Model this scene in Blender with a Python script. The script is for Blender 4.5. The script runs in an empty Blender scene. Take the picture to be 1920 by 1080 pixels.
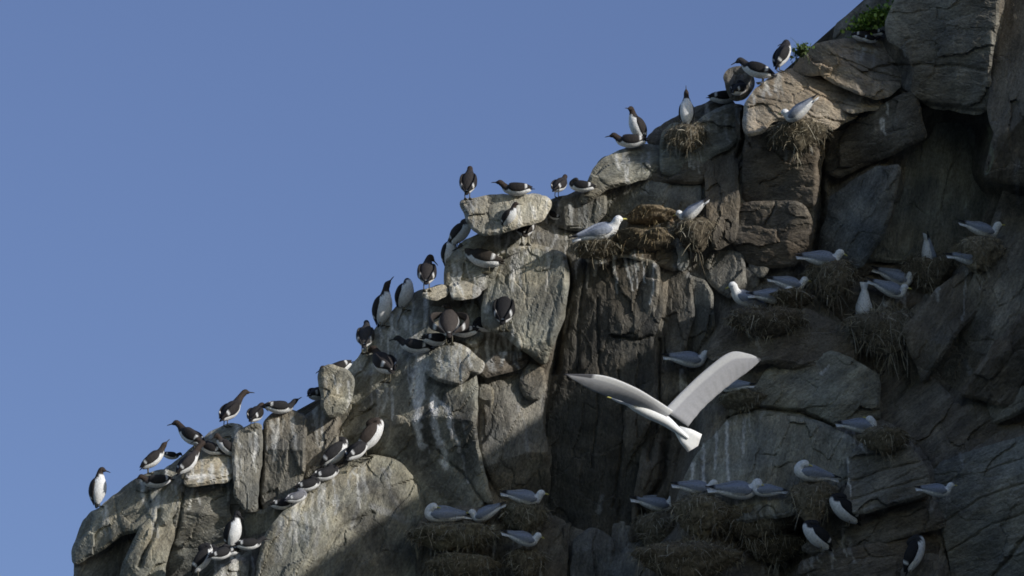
import bpy, math, random
import numpy as np
from mathutils import Vector, Matrix, noise as mnoise

random.seed(7); RNG = np.random.default_rng(11)
C = bpy.context.scene.collection
SC = bpy.context.scene
R = math.radians

# ------------------------------------------------------------------ camera
DIST, PX, PITCH = 60.0, 0.0065, R(25)
CAM = np.array([0.0, 0.0, 3.0])
RT = np.array([1.0, 0, 0]); FW = np.array([0, math.cos(PITCH), math.sin(PITCH)]); UP = np.array([0, -math.sin(PITCH), math.cos(PITCH)])
cd = bpy.data.cameras.new('camera'); cam = bpy.data.objects.new('camera', cd); C.objects.link(cam)
cam.location = CAM; cam.rotation_euler = (math.pi/2 + PITCH, 0, 0)
cd.sensor_width = 36; cd.lens = 36*DIST/(1920*PX); cd.clip_start = 0.5; cd.clip_end = 30000
SC.camera = cam

def P(u, v, w=0.0):
    """photo position (1920 wide) at w metres in front of the cliff's reference plane"""
    u, v, w = np.broadcast_arrays(np.asarray(u, float), np.asarray(v, float), np.asarray(w, float))
    d = DIST - w; k = d/DIST*PX
    return CAM + ((u-960)*k)[..., None]*RT + ((540-v)*k)[..., None]*UP + d[..., None]*FW

# ------------------------------------------------------------------ light
SUN = 0.76*RT + 0.46*UP - 0.46*FW
SUN = SUN/np.linalg.norm(SUN)
elev = math.asin(SUN[2]); az = math.atan2(SUN[0], SUN[1])
w_ = bpy.data.worlds.new('World'); SC.world = w_; w_.use_nodes = True
nt = w_.node_tree; bg = nt.nodes['Background']
sky = nt.nodes.new('ShaderNodeTexSky'); sky.sky_type = 'NISHITA'; sky.sun_disc = False
sky.sun_elevation = elev; sky.sun_rotation = az; sky.altitude = 0; sky.air_density = 1.0; sky.dust_density = 0.3; sky.ozone_density = 2.0
hs = nt.nodes.new('ShaderNodeHueSaturation'); hs.inputs['Saturation'].default_value = 1.05; hs.inputs['Value'].default_value = 0.95; hs.inputs['Hue'].default_value = .522
nt.links.new(sky.outputs[0], hs.inputs['Color']); nt.links.new(hs.outputs[0], bg.inputs['Color'])
bg.inputs['Strength'].default_value = 0.145
sd_ = bpy.data.lights.new('sun', 'SUN'); sun = bpy.data.objects.new('sun', sd_); C.objects.link(sun)
sd_.energy = 3.5; sd_.angle = R(0.5); sd_.color = (1.0, 0.965, 0.92)
sun.rotation_euler = Vector(SUN).to_track_quat('Z', 'Y').to_euler()
SC.view_settings.view_transform = 'Standard'; SC.view_settings.look = 'None'; SC.view_settings.gamma = 1
SC.view_settings.exposure = 0.15
SC.cycles.filter_width = 1.7

# ------------------------------------------------------------------ helpers
def mesh_obj(name, V, F, mat, parent=None, col=None, gco=None, smooth=True):
    V = np.asarray(V, np.float32); me = bpy.data.meshes.new(name)
    if isinstance(F, np.ndarray) and F.ndim == 2:
        n, k = F.shape
        me.vertices.add(len(V)); me.vertices.foreach_set('co', V.ravel())
        me.loops.add(n*k); me.loops.foreach_set('vertex_index', F.astype(np.int32).ravel())
        me.polygons.add(n); me.polygons.foreach_set('loop_start', np.arange(0, n*k, k, dtype=np.int32))
        me.update(calc_edges=True)
    else:
        me.from_pydata([tuple(map(float, p)) for p in V], [], [tuple(int(i) for i in f) for f in F])
    if col is not None:
        a = me.color_attributes.new('Col', 'FLOAT_COLOR', 'POINT')
        c4 = np.ones((len(V), 4), np.float32); c4[:, :3] = col; a.data.foreach_set('color', c4.ravel())
    if gco is not None:
        a = me.attributes.new('gco', 'FLOAT_VECTOR', 'POINT'); a.data.foreach_set('vector', np.asarray(gco, np.float32).ravel())
    if smooth: me.polygons.foreach_set('use_smooth', np.ones(len(me.polygons), bool))
    me.materials.append(mat); me.validate()
    o = bpy.data.objects.new(name, me); C.objects.link(o)
    if parent: o.parent = parent
    return o
def tag(o, label=None, cat=None, group=None, kind=None):
    if label: o['label'] = label
    if cat: o['category'] = cat
    if group: o['group'] = group
    if kind: o['kind'] = kind
    return o

def _hash(ix, iy, iz, s):
    h = (ix*374761393 + iy*668265263 + iz*2147483647 + s*1274126177) & 0xFFFFFFFF
    h = ((h ^ (h >> 13))*1274126177) & 0xFFFFFFFF
    h = ((h ^ (h >> 16))*2246822519) & 0xFFFFFFFF
    return (h ^ (h >> 15)) & 0xFFFFFFFF
def vnoise(p, s=0):
    """smooth value noise, -1..1"""
    i = np.floor(p).astype(np.int64); f = p - i; f = f*f*f*(f*(f*6-15)+10); r = 0
    for dx in (0, 1):
        for dy in (0, 1):
            for dz in (0, 1):
                h = _hash(i[:, 0]+dx, i[:, 1]+dy, i[:, 2]+dz, s)/4294967295.0*2-1
                wx = f[:, 0] if dx else 1-f[:, 0]; wy = f[:, 1] if dy else 1-f[:, 1]; wz = f[:, 2] if dz else 1-f[:, 2]
                r = r + h*wx*wy*wz
    return r
def fbm(p, o=4, s=0, g=0.5):
    r = 0; a = 1; t = 0
    for k in range(o):
        r = r + a*vnoise(p*(2.03**k) + 17.3*k, s+k); t += a; a *= g
    return r/t
def worley2(x, y, s=0):
    """2-D cells: distance gap F2-F1 and the id and offset of the nearest cell"""
    ix = np.floor(x).astype(np.int64); iy = np.floor(y).astype(np.int64)
    f1 = np.full(x.shape, 9.0); f2 = np.full(x.shape, 9.0); idn = np.zeros(x.shape, np.int64); ox = np.zeros(x.shape); oy = np.zeros(x.shape)
    for dx in (-1, 0, 1):
        for dy in (-1, 0, 1):
            cx, cy = ix+dx, iy+dy; z = np.zeros_like(cx)
            px = cx + _hash(cx, cy, z, s)/4294967295.0; py = cy + _hash(cx, cy, z, s+5)/4294967295.0
            ddx, ddy = x-px, y-py; d = np.hypot(ddx, ddy); m = d < f1
            f2 = np.where(m, f1, np.minimum(f2, d)); idn = np.where(m, _hash(cx, cy, z, s+9), idn)
            ox = np.where(m, ddx, ox); oy = np.where(m, ddy, oy); f1 = np.where(m, d, f1)
    return f2-f1, idn, ox, oy
def smooth(a, b, x):
    t = np.clip((x-a)/(b-a), 0, 1); return t*t*(3-2*t)
def seg_dist(u, v, poly, closed=False):
    pts = np.asarray(poly, float); n = len(pts); d = np.full(u.shape, 1e9); tt = np.zeros(u.shape); L = 0
    for i in range(n if closed else n-1):
        a, b = pts[i], pts[(i+1) % n]; e = b-a; l2 = e@e + 1e-9
        t = np.clip(((u-a[0])*e[0]+(v-a[1])*e[1])/l2, 0, 1)
        q = np.hypot(u-a[0]-t*e[0], v-a[1]-t*e[1]); m = q < d
        d = np.where(m, q, d); tt = np.where(m, L+t*math.sqrt(l2), tt); L += math.sqrt(l2)
    return d, tt/max(L, 1e-6)
def inside(u, v, poly):
    r = np.zeros(u.shape, bool); n = len(poly)
    for i in range(n):
        x1, y1 = poly[i]; x2, y2 = poly[(i+1) % n]
        if y1 == y2: continue
        c = ((y1 > v) != (y2 > v)) & (u < (x2-x1)*(v-y1)/(y2-y1)+x1); r ^= c
    return r

# ------------------------------------------------------------------ materials
def new_mat(name):
    m = bpy.data.materials.new(name); m.use_nodes = True; t = m.node_tree
    return m, t, t.nodes['Principled BSDF']
def rock_material():
    m, t, b = new_mat('sea cliff rock'); N, L = t.nodes, t.links
    at = N.new('ShaderNodeAttribute'); at.attribute_name = 'Col'
    g = N.new('ShaderNodeAttribute'); g.attribute_name = 'gco'
    def mapped(sx, sy, sz):
        mp = N.new('ShaderNodeMapping'); mp.inputs['Scale'].default_value = (sx, sy, sz); L.new(g.outputs['Vector'], mp.inputs[0]); return mp.outputs[0]
    def nz(vec, sc, det, rough=0.6, dist=0.0):
        n = N.new('ShaderNodeTexNoise'); n.inputs['Scale'].default_value = sc; n.inputs['Detail'].default_value = det
        n.inputs['Roughness'].default_value = rough; n.inputs['Distortion'].default_value = dist; L.new(vec, n.inputs['Vector']); return n.outputs['Fac']
    def ramp(f, p0, c0, p1, c1):
        r = N.new('ShaderNodeValToRGB'); e = r.color_ramp.elements; e[0].position = p0; e[0].color = (*c0, 1); e[1].position = p1; e[1].color = (*c1, 1); L.new(f, r.inputs[0]); return r.outputs[0]
    def mul(a, c, fac=1.0):
        x = N.new('ShaderNodeMix'); x.data_type = 'RGBA'; x.blend_type = 'MULTIPLY'; x.inputs[0].default_value = fac; L.new(a, x.inputs[6]); L.new(c, x.inputs[7]); return x.outputs[2]
    big = nz(mapped(1, 1, 1), 2.2, 5, 0.6, 0.4)
    strat = nz(mapped(2.0, 16.0, 6.0), 1.6, 6, 0.65, 0.6)
    fine = nz(mapped(1, 1.6, 1), 26, 6, 0.7)
    grain = nz(mapped(1, 1, 1), 90, 3, 0.7)
    c = mul(at.outputs['Color'], ramp(big, .32, (.66, .66, .68), .68, (1.25, 1.2, 1.12)))
    c = mul(c, ramp(strat, .34, (.68, .68, .69), .64, (1.25, 1.24, 1.2)), 0.6)
    c = mul(c, ramp(fine, .32, (.55, .54, .52), .66, (1.4, 1.4, 1.4)), 0.8)
    # pale lichen and droppings speckle
    sp = nz(mapped(1, .7, 1), 15, 7, 0.75)
    mask = ramp(sp, .60, (0, 0, 0), .72, (.42, .42, .42))
    mx = N.new('ShaderNodeMix'); mx.data_type = 'RGBA'; L.new(mask, mx.inputs[0]); L.new(c, mx.inputs[6])
    pale = mul(at.outputs['Color'], ramp(sp, 0, (2.1, 2.1, 2.05), 1, (2.1, 2.1, 2.05)))
    L.new(pale, mx.inputs[7]); L.new(mx.outputs[2], b.inputs['Base Color'])
    b.inputs['Roughness'].default_value = 0.92; b.inputs['Specular IOR Level'].default_value = 0.25
    def madd(a, k, o):
        q = N.new('ShaderNodeMath'); q.operation = 'MULTIPLY_ADD'; L.new(a, q.inputs[0]); q.inputs[1].default_value = k
        if hasattr(o, 'links'): L.new(o, q.inputs[2])
        else: q.inputs[2].default_value = o
        return q.outputs[0]
    h = madd(grain, .15, madd(fine, .6, madd(strat, .45, madd(big, .3, 0.0))))
    bp = N.new('ShaderNodeBump'); bp.inputs['Strength'].default_value = 0.9; bp.inputs['Distance'].default_value = 0.05
    L.new(h, bp.inputs['Height']); L.new(bp.outputs[0], b.inputs['Normal'])
    return m
def attr_material(name, rough=0.8, nscale=60, amt=0.5, bump=0.0, spec=0.3):
    m, t, b = new_mat(name); N, L = t.nodes, t.links
    at = N.new('ShaderNodeAttribute'); at.attribute_name = 'Col'
    tc = N.new('ShaderNodeTexCoord'); n = N.new('ShaderNodeTexNoise'); n.inputs['Scale'].default_value = nscale; n.inputs['Detail'].default_value = 4
    L.new(tc.outputs['Object'], n.inputs['Vector'])
    r = N.new('ShaderNodeValToRGB'); e = r.color_ramp.elements; e[0].position = .3; e[0].color = (1-amt, 1-amt, 1-amt, 1); e[1].position = .7; e[1].color = (1, 1, 1, 1)
    L.new(n.outputs['Fac'], r.inputs[0])
    x = N.new('ShaderNodeMix'); x.data_type = 'RGBA'; x.blend_type = 'MULTIPLY'; x.inputs[0].default_value = 1; L.new(at.outputs['Color'], x.inputs[6]); L.new(r.outputs[0], x.inputs[7])
    L.new(x.outputs[2], b.inputs['Base Color']); b.inputs['Roughness'].default_value = rough; b.inputs['Specular IOR Level'].default_value = spec
    if bump:
        bp = N.new('ShaderNodeBump'); bp.inputs['Strength'].default_value = bump; bp.inputs['Distance'].default_value = 0.01
        L.new(n.outputs['Fac'], bp.inputs['Height']); L.new(bp.outputs[0], b.inputs['Normal'])
    return m
M_ROCK = rock_material()
M_BIRD = attr_material('feathers', 0.8, 60, 0.34, 0.5, 0.2)
M_FLY = attr_material('flight feathers', 0.8, 40, 0.12, 0.05, 0.2)
M_BILL = attr_material('horn', 0.5, 30, 0.1)
M_STRAW = attr_material('dry grass', 0.9, 30, 0.3)
M_MUD = attr_material('mud and peat', 0.95, 28, 0.6, 1.0, 0.1)
M_LEAF = attr_material('leaves', 0.7, 20, 0.4)

# ------------------------------------------------------------------ the cliff
STEP = 2.5
U0, V0, U1, V1 = 60, -120, 2080, 1200
NU, NV = int((U1-U0)/STEP)+1, int((V1-V0)/STEP)+1
ZMAP = np.full((NV, NU), -9.0)

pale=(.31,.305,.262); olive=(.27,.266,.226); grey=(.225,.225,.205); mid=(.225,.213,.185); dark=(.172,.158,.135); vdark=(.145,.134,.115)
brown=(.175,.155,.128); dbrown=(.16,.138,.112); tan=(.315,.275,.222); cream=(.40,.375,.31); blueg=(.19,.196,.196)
# name: (outline, w, colour, strata angle deg, (tilt right, tilt down) per 100 px, edge radius px, thickness m)
BL = []
def blk(poly, w, col, ang=0, tilt=None, rad=16, thick=1.6, facets=5, famp=1.0, own=None):
    BL.append((poly, w, col, ang, tilt, rad, thick, facets, famp, own))

# backing wall
WALL=[(160,1190),(163,1040),(290,920),(420,845),(560,810),(640,765),(700,675),(800,575),(870,495),(910,458),(1000,412),(1110,376),(1180,306),(1260,260),(1350,213),(1420,193),(1500,148),(1600,98),(1690,20),(1730,-110),(2070,-110),(2070,1190)]
# left outcrop
blk([(136,1190),(140,1050),(240,985),(300,1000),(300,1190)], -.2, mid, 60, (-.1,-.1))
blk([(140,1064),(137,1030),(150,990),(172,962),(215,928),(262,893),(300,880),(345,890),(352,940),(310,985),(235,1003)], .45, pale, 60, (.12,.1), 26)
blk([(205,1190),(235,1050),(262,995),(300,960),(330,958),(325,1010),(308,1060),(300,1190)], .6, olive, 60, (.1,.1))
blk([(285,1190),(300,1050),(310,1000),(340,930),(360,895),(400,868),(436,862),(436,900),(430,960),(442,1000),(436,1060),(410,1190)], .8, grey, 20, (.1,.05), 22)
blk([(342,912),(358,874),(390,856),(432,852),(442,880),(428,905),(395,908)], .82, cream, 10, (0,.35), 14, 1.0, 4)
blk([(285,905),(325,865),(360,835),(392,812),(430,797),(455,800),(450,865),(380,880),(340,910)], .25, pale, 30, (.1,.3), 14)
# block pair
blk([(439,930),(434,850),(440,812),(470,797),(492,792),(490,870),(480,945),(486,957),(460,958)], .95, grey, 80, (-.1,.05), 10, 1.6, 4, .6)
blk([(484,948),(492,860),(495,792),(510,772),(545,769),(575,781),(574,830),(572,890),(560,925),(530,945),(505,957)], .92, mid, 80, (.15,.05), 12, 1.6, 4, .7)
blk([(455,966),(500,957),(545,940),(562,960),(540,1000),(475,1022),(462,1000)], .85, olive, 70, (.05,.0), 12)
blk([(568,790),(600,757),(628,748),(634,830),(610,880),(570,905)], .35, mid, 70, (.1,.1), 12)
# ridge faces
blk([(600,890),(612,800),(625,760),(650,700),(668,672),(700,622),(728,592),(760,556),(790,541),(830,535),(870,535),(900,550),(912,610),(900,650),(850,655),(800,672),(760,720),(710,780),(690,830),(640,880)], .5, pale, 58, (.12,.22), 20, 2.0, 8)
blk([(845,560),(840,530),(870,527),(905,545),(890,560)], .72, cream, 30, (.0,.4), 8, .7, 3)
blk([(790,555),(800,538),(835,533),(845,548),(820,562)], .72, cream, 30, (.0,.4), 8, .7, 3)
blk([(610,905),(612,860),(640,800),(690,740),(740,692),(780,662),(830,642),(868,644),(885,668),(890,700),(893,740),(890,800),(902,860),(925,960),(930,1000),(860,1000),(800,960),(770,905),(720,890),(690,870),(640,890)], .98, pale, 62, (.25,.1), 22, 1.8, 9)
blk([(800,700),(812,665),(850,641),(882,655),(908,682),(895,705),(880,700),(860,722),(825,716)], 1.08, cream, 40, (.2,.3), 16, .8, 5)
blk([(396,1190),(400,1085),(430,1055),(480,1025),(505,1050),(500,1190)], 1.35, olive, 60, (.0,.3), 18)
blk([(478,1190),(482,1060),(500,995),(560,935),(600,905),(650,868),(700,852),(742,863),(776,893),(800,935),(796,1000),(806,1060),(832,1100),(845,1190)], 1.6, olive, 62, (-.12,.25), 30, 2.0, 9)
# middle
blk([(832,522),(840,488),(870,450),(900,437),(940,413),(975,405),(995,430),(990,465),(940,485),(925,530),(890,556),(840,548)], .45, olive, 35, (.05,.15), 14)
blk([(903,612),(905,560),(915,512),(935,485),(960,466),(990,456),(1030,466),(1062,481),(1066,520),(1056,590),(1042,645),(1022,685),(985,655),(940,628)], .95, pale, 75, (.12,.12), 22, 1.6, 6, .8)
blk([(960,425),(1000,398),(1060,402),(1095,430),(1095,500),(1060,520),(1000,475)], .4, mid, 75)
blk([(1025,400),(1030,376),(1060,366),(1100,352),(1135,347),(1135,400),(1100,435),(1040,425)], .5, grey, 75)
blk([(1085,378),(1100,350),(1115,315),(1130,300),(1165,282),(1210,270),(1245,272),(1243,312),(1215,332),(1180,342),(1140,352),(1110,376)], .75, olive, 8, (.05,.15), 14)
blk([(1088,430),(1085,386),(1110,366),(1150,347),(1185,335),(1250,325),(1318,317),(1322,360),(1312,405),(1250,410),(1190,415),(1140,445),(1100,440)], .6, grey, 70, (.05,.2), 16)
blk([(1190,340),(1240,305),(1300,302),(1322,312),(1322,340),(1200,350)], .68, brown, 8)
blk([(1205,268),(1250,232),(1300,202),(1340,182),(1365,176),(1385,205),(1330,245),(1250,285)], .2, brown, 20, (.05,.3), 10)
blk([(1238,280),(1243,245),(1262,228),(1300,236),(1330,212),(1370,194),(1402,200),(1397,252),(1370,282),(1332,295),(1300,335),(1240,325)], .72, olive, 15, (.0,.15), 12)
blk([(1320,335),(1318,295),(1330,262),(1370,242),(1390,230),(1392,300),(1384,312),(1388,380),(1380,450),(1340,470),(1325,420)], .78, brown, 80, (.1,.1), 10)
blk([(1395,255),(1398,192),(1420,165),(1450,141),(1480,127),(1520,137),(1560,156),(1600,180),(1624,196),(1600,220),(1560,240),(1500,222),(1450,225),(1430,248)], 1.15, tan, -22, (.05,.3), 12, 1.6, 8)
blk([(1394,305),(1398,262),(1430,243),(1500,255),(1542,268),(1542,300),(1536,370),(1532,387),(1480,384),(1396,378),(1392,335)], 0.85, dbrown, 5, (.36,.02), 10, 1.6, 4, .6)
blk([(1366,452),(1358,412),(1366,388),(1400,381),(1480,379),(1510,387),(1522,420),(1522,460),(1494,497),(1430,502),(1402,492)], .8, dbrown, 5, (.36,.02), 12, 1.4, 4, .6)
blk([(1482,134),(1500,106),(1530,83),(1546,80),(1575,108),(1572,124),(1545,140),(1520,142)], 1.12, tan, -40, (.35,.1), 8, 1.2, 3)
blk([(1525,95),(1545,78),(1580,75),(1630,72),(1655,76),(1690,96),(1702,120),(1712,132),(1702,152),(1670,158),(1620,147),(1575,132),(1548,112)], 1.17, tan, -25, (.05,.25), 8, 1.4, 8)
blk([(1538,137),(1560,123),(1600,129),(1640,151),(1695,156),(1665,182),(1632,183),(1600,172),(1562,157)], 1.27, tan, -25, (.05,.3), 7, 1.2, 6)
blk([(1555,160),(1600,175),(1655,182),(1650,200),(1600,216),(1575,205)], 1.17, tan, -25, (.05,.3), 7, 1.2, 4)
blk([(1560,84),(1570,50),(1600,20),(1640,-10),(1700,-100),(1760,-100),(1760,60),(1650,80)], .3, mid, 55, (.1,.2), 20)
# right-hand overhang and walls
blk([(1664,80),(1656,45),(1672,15),(1700,-100),(1890,-110),(1866,60),(1856,200),(1836,217),(1780,207),(1742,202),(1712,172),(1712,132),(1692,92)], 1.75, mid, 10, (.46,-.14), 10, 1.9, 4, .45)
blk([(1536,480),(1545,262),(1600,222),(1700,160),(1742,190),(1862,210),(1885,430),(1825,490),(1700,490),(1560,490)], 1.1, olive, 80, (.2,.1), 14, 1.6, 12, 1.5)
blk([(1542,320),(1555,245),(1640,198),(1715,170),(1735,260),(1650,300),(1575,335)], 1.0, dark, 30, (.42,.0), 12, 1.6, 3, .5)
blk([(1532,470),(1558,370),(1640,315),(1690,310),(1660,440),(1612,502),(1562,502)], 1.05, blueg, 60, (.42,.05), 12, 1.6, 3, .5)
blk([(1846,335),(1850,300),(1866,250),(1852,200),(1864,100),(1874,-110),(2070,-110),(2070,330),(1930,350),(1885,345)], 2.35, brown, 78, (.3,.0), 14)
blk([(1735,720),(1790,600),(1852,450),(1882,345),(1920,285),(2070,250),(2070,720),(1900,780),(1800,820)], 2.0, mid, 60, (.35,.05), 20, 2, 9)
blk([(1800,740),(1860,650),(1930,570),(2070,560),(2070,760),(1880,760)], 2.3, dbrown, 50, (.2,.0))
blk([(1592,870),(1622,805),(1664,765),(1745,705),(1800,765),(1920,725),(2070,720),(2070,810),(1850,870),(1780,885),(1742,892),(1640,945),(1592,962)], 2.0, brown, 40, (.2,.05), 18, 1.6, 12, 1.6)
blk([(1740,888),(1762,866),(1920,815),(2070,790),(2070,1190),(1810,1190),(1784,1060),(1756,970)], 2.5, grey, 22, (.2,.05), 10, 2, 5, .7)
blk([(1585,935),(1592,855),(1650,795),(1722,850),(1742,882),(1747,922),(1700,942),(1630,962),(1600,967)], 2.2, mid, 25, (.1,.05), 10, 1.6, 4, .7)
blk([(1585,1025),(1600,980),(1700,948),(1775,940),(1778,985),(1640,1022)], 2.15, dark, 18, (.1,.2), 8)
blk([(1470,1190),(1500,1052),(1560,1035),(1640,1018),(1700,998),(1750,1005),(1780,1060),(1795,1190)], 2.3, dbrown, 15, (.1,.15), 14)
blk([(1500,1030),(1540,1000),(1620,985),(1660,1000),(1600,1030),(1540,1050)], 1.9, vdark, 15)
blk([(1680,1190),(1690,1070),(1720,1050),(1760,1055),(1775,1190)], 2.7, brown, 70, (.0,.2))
# centre wall
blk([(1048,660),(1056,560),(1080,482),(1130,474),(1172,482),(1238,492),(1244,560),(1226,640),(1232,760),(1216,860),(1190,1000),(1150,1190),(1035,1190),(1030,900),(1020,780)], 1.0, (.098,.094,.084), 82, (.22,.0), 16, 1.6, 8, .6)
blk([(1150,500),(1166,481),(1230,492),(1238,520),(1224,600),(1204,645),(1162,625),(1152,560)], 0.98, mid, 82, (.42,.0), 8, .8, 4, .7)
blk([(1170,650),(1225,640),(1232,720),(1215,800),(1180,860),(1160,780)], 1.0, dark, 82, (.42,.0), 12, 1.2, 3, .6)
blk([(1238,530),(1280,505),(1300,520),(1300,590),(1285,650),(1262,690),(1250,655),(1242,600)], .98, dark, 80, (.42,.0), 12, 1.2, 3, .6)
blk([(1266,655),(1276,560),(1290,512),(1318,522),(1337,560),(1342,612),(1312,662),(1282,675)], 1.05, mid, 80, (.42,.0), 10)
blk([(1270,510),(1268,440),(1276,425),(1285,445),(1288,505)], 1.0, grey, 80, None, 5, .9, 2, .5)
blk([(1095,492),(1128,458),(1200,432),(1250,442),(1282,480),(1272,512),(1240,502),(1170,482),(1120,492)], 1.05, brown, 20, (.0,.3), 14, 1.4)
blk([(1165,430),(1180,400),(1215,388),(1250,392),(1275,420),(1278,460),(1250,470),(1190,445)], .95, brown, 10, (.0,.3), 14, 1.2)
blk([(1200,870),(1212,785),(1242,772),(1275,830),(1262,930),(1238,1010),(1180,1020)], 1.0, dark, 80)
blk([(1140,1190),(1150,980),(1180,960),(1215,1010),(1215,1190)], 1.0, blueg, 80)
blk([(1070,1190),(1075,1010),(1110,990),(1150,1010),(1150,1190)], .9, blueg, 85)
blk([(1325,665),(1340,635),(1380,600),(1420,582),(1500,570),(1560,600),(1610,640),(1600,685),(1500,698),(1440,680),(1370,690)], 1.25, brown, 20, (.05,.1), 20, 1.4, 10, 1.5)
blk([(1355,815),(1380,745),(1420,722),(1440,692),(1500,657),(1560,657),(1600,672),(1645,700),(1655,785),(1560,800),(1500,812),(1420,785)], 1.35, olive, 35, (.05,.1), 16, 1.4, 8)
blk([(1265,940),(1290,880),(1320,830),(1370,787),(1400,777),(1480,782),(1540,792),(1604,824),(1596,900),(1560,940),(1500,960),(1400,980),(1300,980)], 1.6, pale, 78, (.1,.2), 24, 1.6, 5, .8)
blk([(1190,1190),(1200,1100),(1240,1030),(1320,1000),(1420,990),(1510,1005),(1525,1060),(1515,1190)], 1.75, dbrown, 30, (.0,.1), 20, 1.6, 10, 1.5)
blk([(890,650),(940,634),(985,655),(1022,695),(1014,760),(1030,900),(1045,980),(960,990),(905,870),(895,740),(902,690)], .8, mid, 75, (.0,.0), 14, 1.4, 8)
blk([(975,720),(990,680),(1020,690),(1024,730),(1010,750),(985,745)], .78, mid, 60)
blk([(895,700),(930,660),(990,665),(985,690),(930,700),(910,712)], .85, brown, 20, (.0,.2), 8, .8, 3)
blk([(770,1190),(785,980),(860,950),(1000,960),(1062,980),(1066,1190)], .95, dark, 60, (.0,.1), 16, 1.6, 10)
blk([(888,770),(898,715),(925,730),(925,780),(905,800)], .75, mid, 60)
blk([(1320,500),(1340,462),(1392,475),(1402,545),(1372,565),(1330,535)], .7, mid, 60)
blk([(1545,570),(1565,485),(1620,435),(1705,430),(1765,500),(1765,610),(1600,630)], 1.0, dbrown, 40, (.1,.1), 14, 1.4, 8)
blk([(1530,700),(1600,640),(1700,680),(1760,700),(1740,780),(1640,790),(1560,770)], 1.15, dark, 50, (.1,.1), 14, 1.4, 10, 1.4)
blk([(1690,620),(1760,540),(1860,470),(1860,560),(1800,620),(1730,720)], 1.6, dark, 60, (.2,.1))
BOULDER_BLK = [
 ('boulder', [(602,760),(597,702),(600,690),(618,682),(650,690),(664,706),(660,745),(645,778),(612,778)], .6, olive, 50, 14, 'rounded grey boulder wedged on the skyline with a white-bellied bird behind it'),
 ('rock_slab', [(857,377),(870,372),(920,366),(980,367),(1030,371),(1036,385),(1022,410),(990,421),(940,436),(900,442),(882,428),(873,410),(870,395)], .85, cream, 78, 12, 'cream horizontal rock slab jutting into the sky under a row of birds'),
 ('rock_slab', [(1358,170),(1359,142),(1372,126),(1392,120),(1404,132),(1417,152),(1415,167),(1398,186),(1370,192)], .6, brown, 70, 8, 'brown upright rock slab standing on the skyline left of a preening bird'),
 ('boulder', [(1404,502),(1412,484),(1446,492),(1438,512),(1428,524)], .75, mid, 60, 4, 'small squared stone lying on top of another in the dark gully'),
 ('boulder', [(1388,524),(1398,500),(1428,512),(1420,542),(1394,536)], .7, mid, 60, 4, 'small squared stone lying under another in the dark gully'),
]
# cracks: (polyline, half width px, depth m)
CR = [([(494,790),(492,860),(484,940),(488,955)],3,.3), ([(1395,200),(1392,240),(1394,262),(1386,300)],4,.35), ([(1455,384),(1446,405),(1432,425)],1.6,.07),
 ([(1062,490),(1070,540),(1050,620),(1040,700)],5,.3), ([(700,760),(640,800),(612,840)],2,.06), ([(1590,905),(1660,880),(1740,860)],2.5,.06), ([(1600,940),(1680,912),(1746,890)],2,.05),
 ([(1760,985),(1850,930),(1920,905)],2.5,.05), ([(1770,1040),(1860,985),(1920,960)],2.5,.05), ([(1745,915),(1800,895),(1920,860)],2,.04),
 ([(1790,1130),(1860,1080),(1925,1010)],3,.12), ([(1560,105),(1620,130),(1690,150)],2,.06), ([(1580,90),(1640,105),(1700,135)],1.6,.04), ([(1500,160),(1560,190),(1610,205)],2,.05),
 ([(1420,180),(1470,190),(1520,205)],2,.04), ([(300,960),(290,1000),(262,1060)],4,.12), ([(345,930),(335,985),(310,1050)],3,.12),
 ([(215,935),(222,975),(232,1000)],2.5,.05), ([(1150,630),(1200,640),(1225,630)],2.5,.08), ([(1235,640),(1236,760),(1215,860)],4,.15), ([(1100,480),(1085,600),(1080,720)],3,.08),
 ([(1540,262),(1540,380),(1528,470)],6,.35), ([(1660,125),(1780,120),(1850,135)],3,.08), ([(1725,195),(1790,205),(1850,215)],5,.2), ([(820,840),(880,900),(915,960)],3,.1),
 ([(1000,440),(985,500),(990,580)],1.5,.02), ([(1370,785),(1420,760),(1500,775),(1560,800)],4,.2), ([(560,920),(620,880),(690,850)],2,.08), ([(700,960),(640,990),(600,1060)],4,.08),
 ([(1250,800),(1240,900),(1200,980)],6,.3), ([(1160,700),(1170,800),(1150,950)],3,.08), ([(1120,560),(1125,700),(1110,880)],2.5,.07)]
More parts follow.
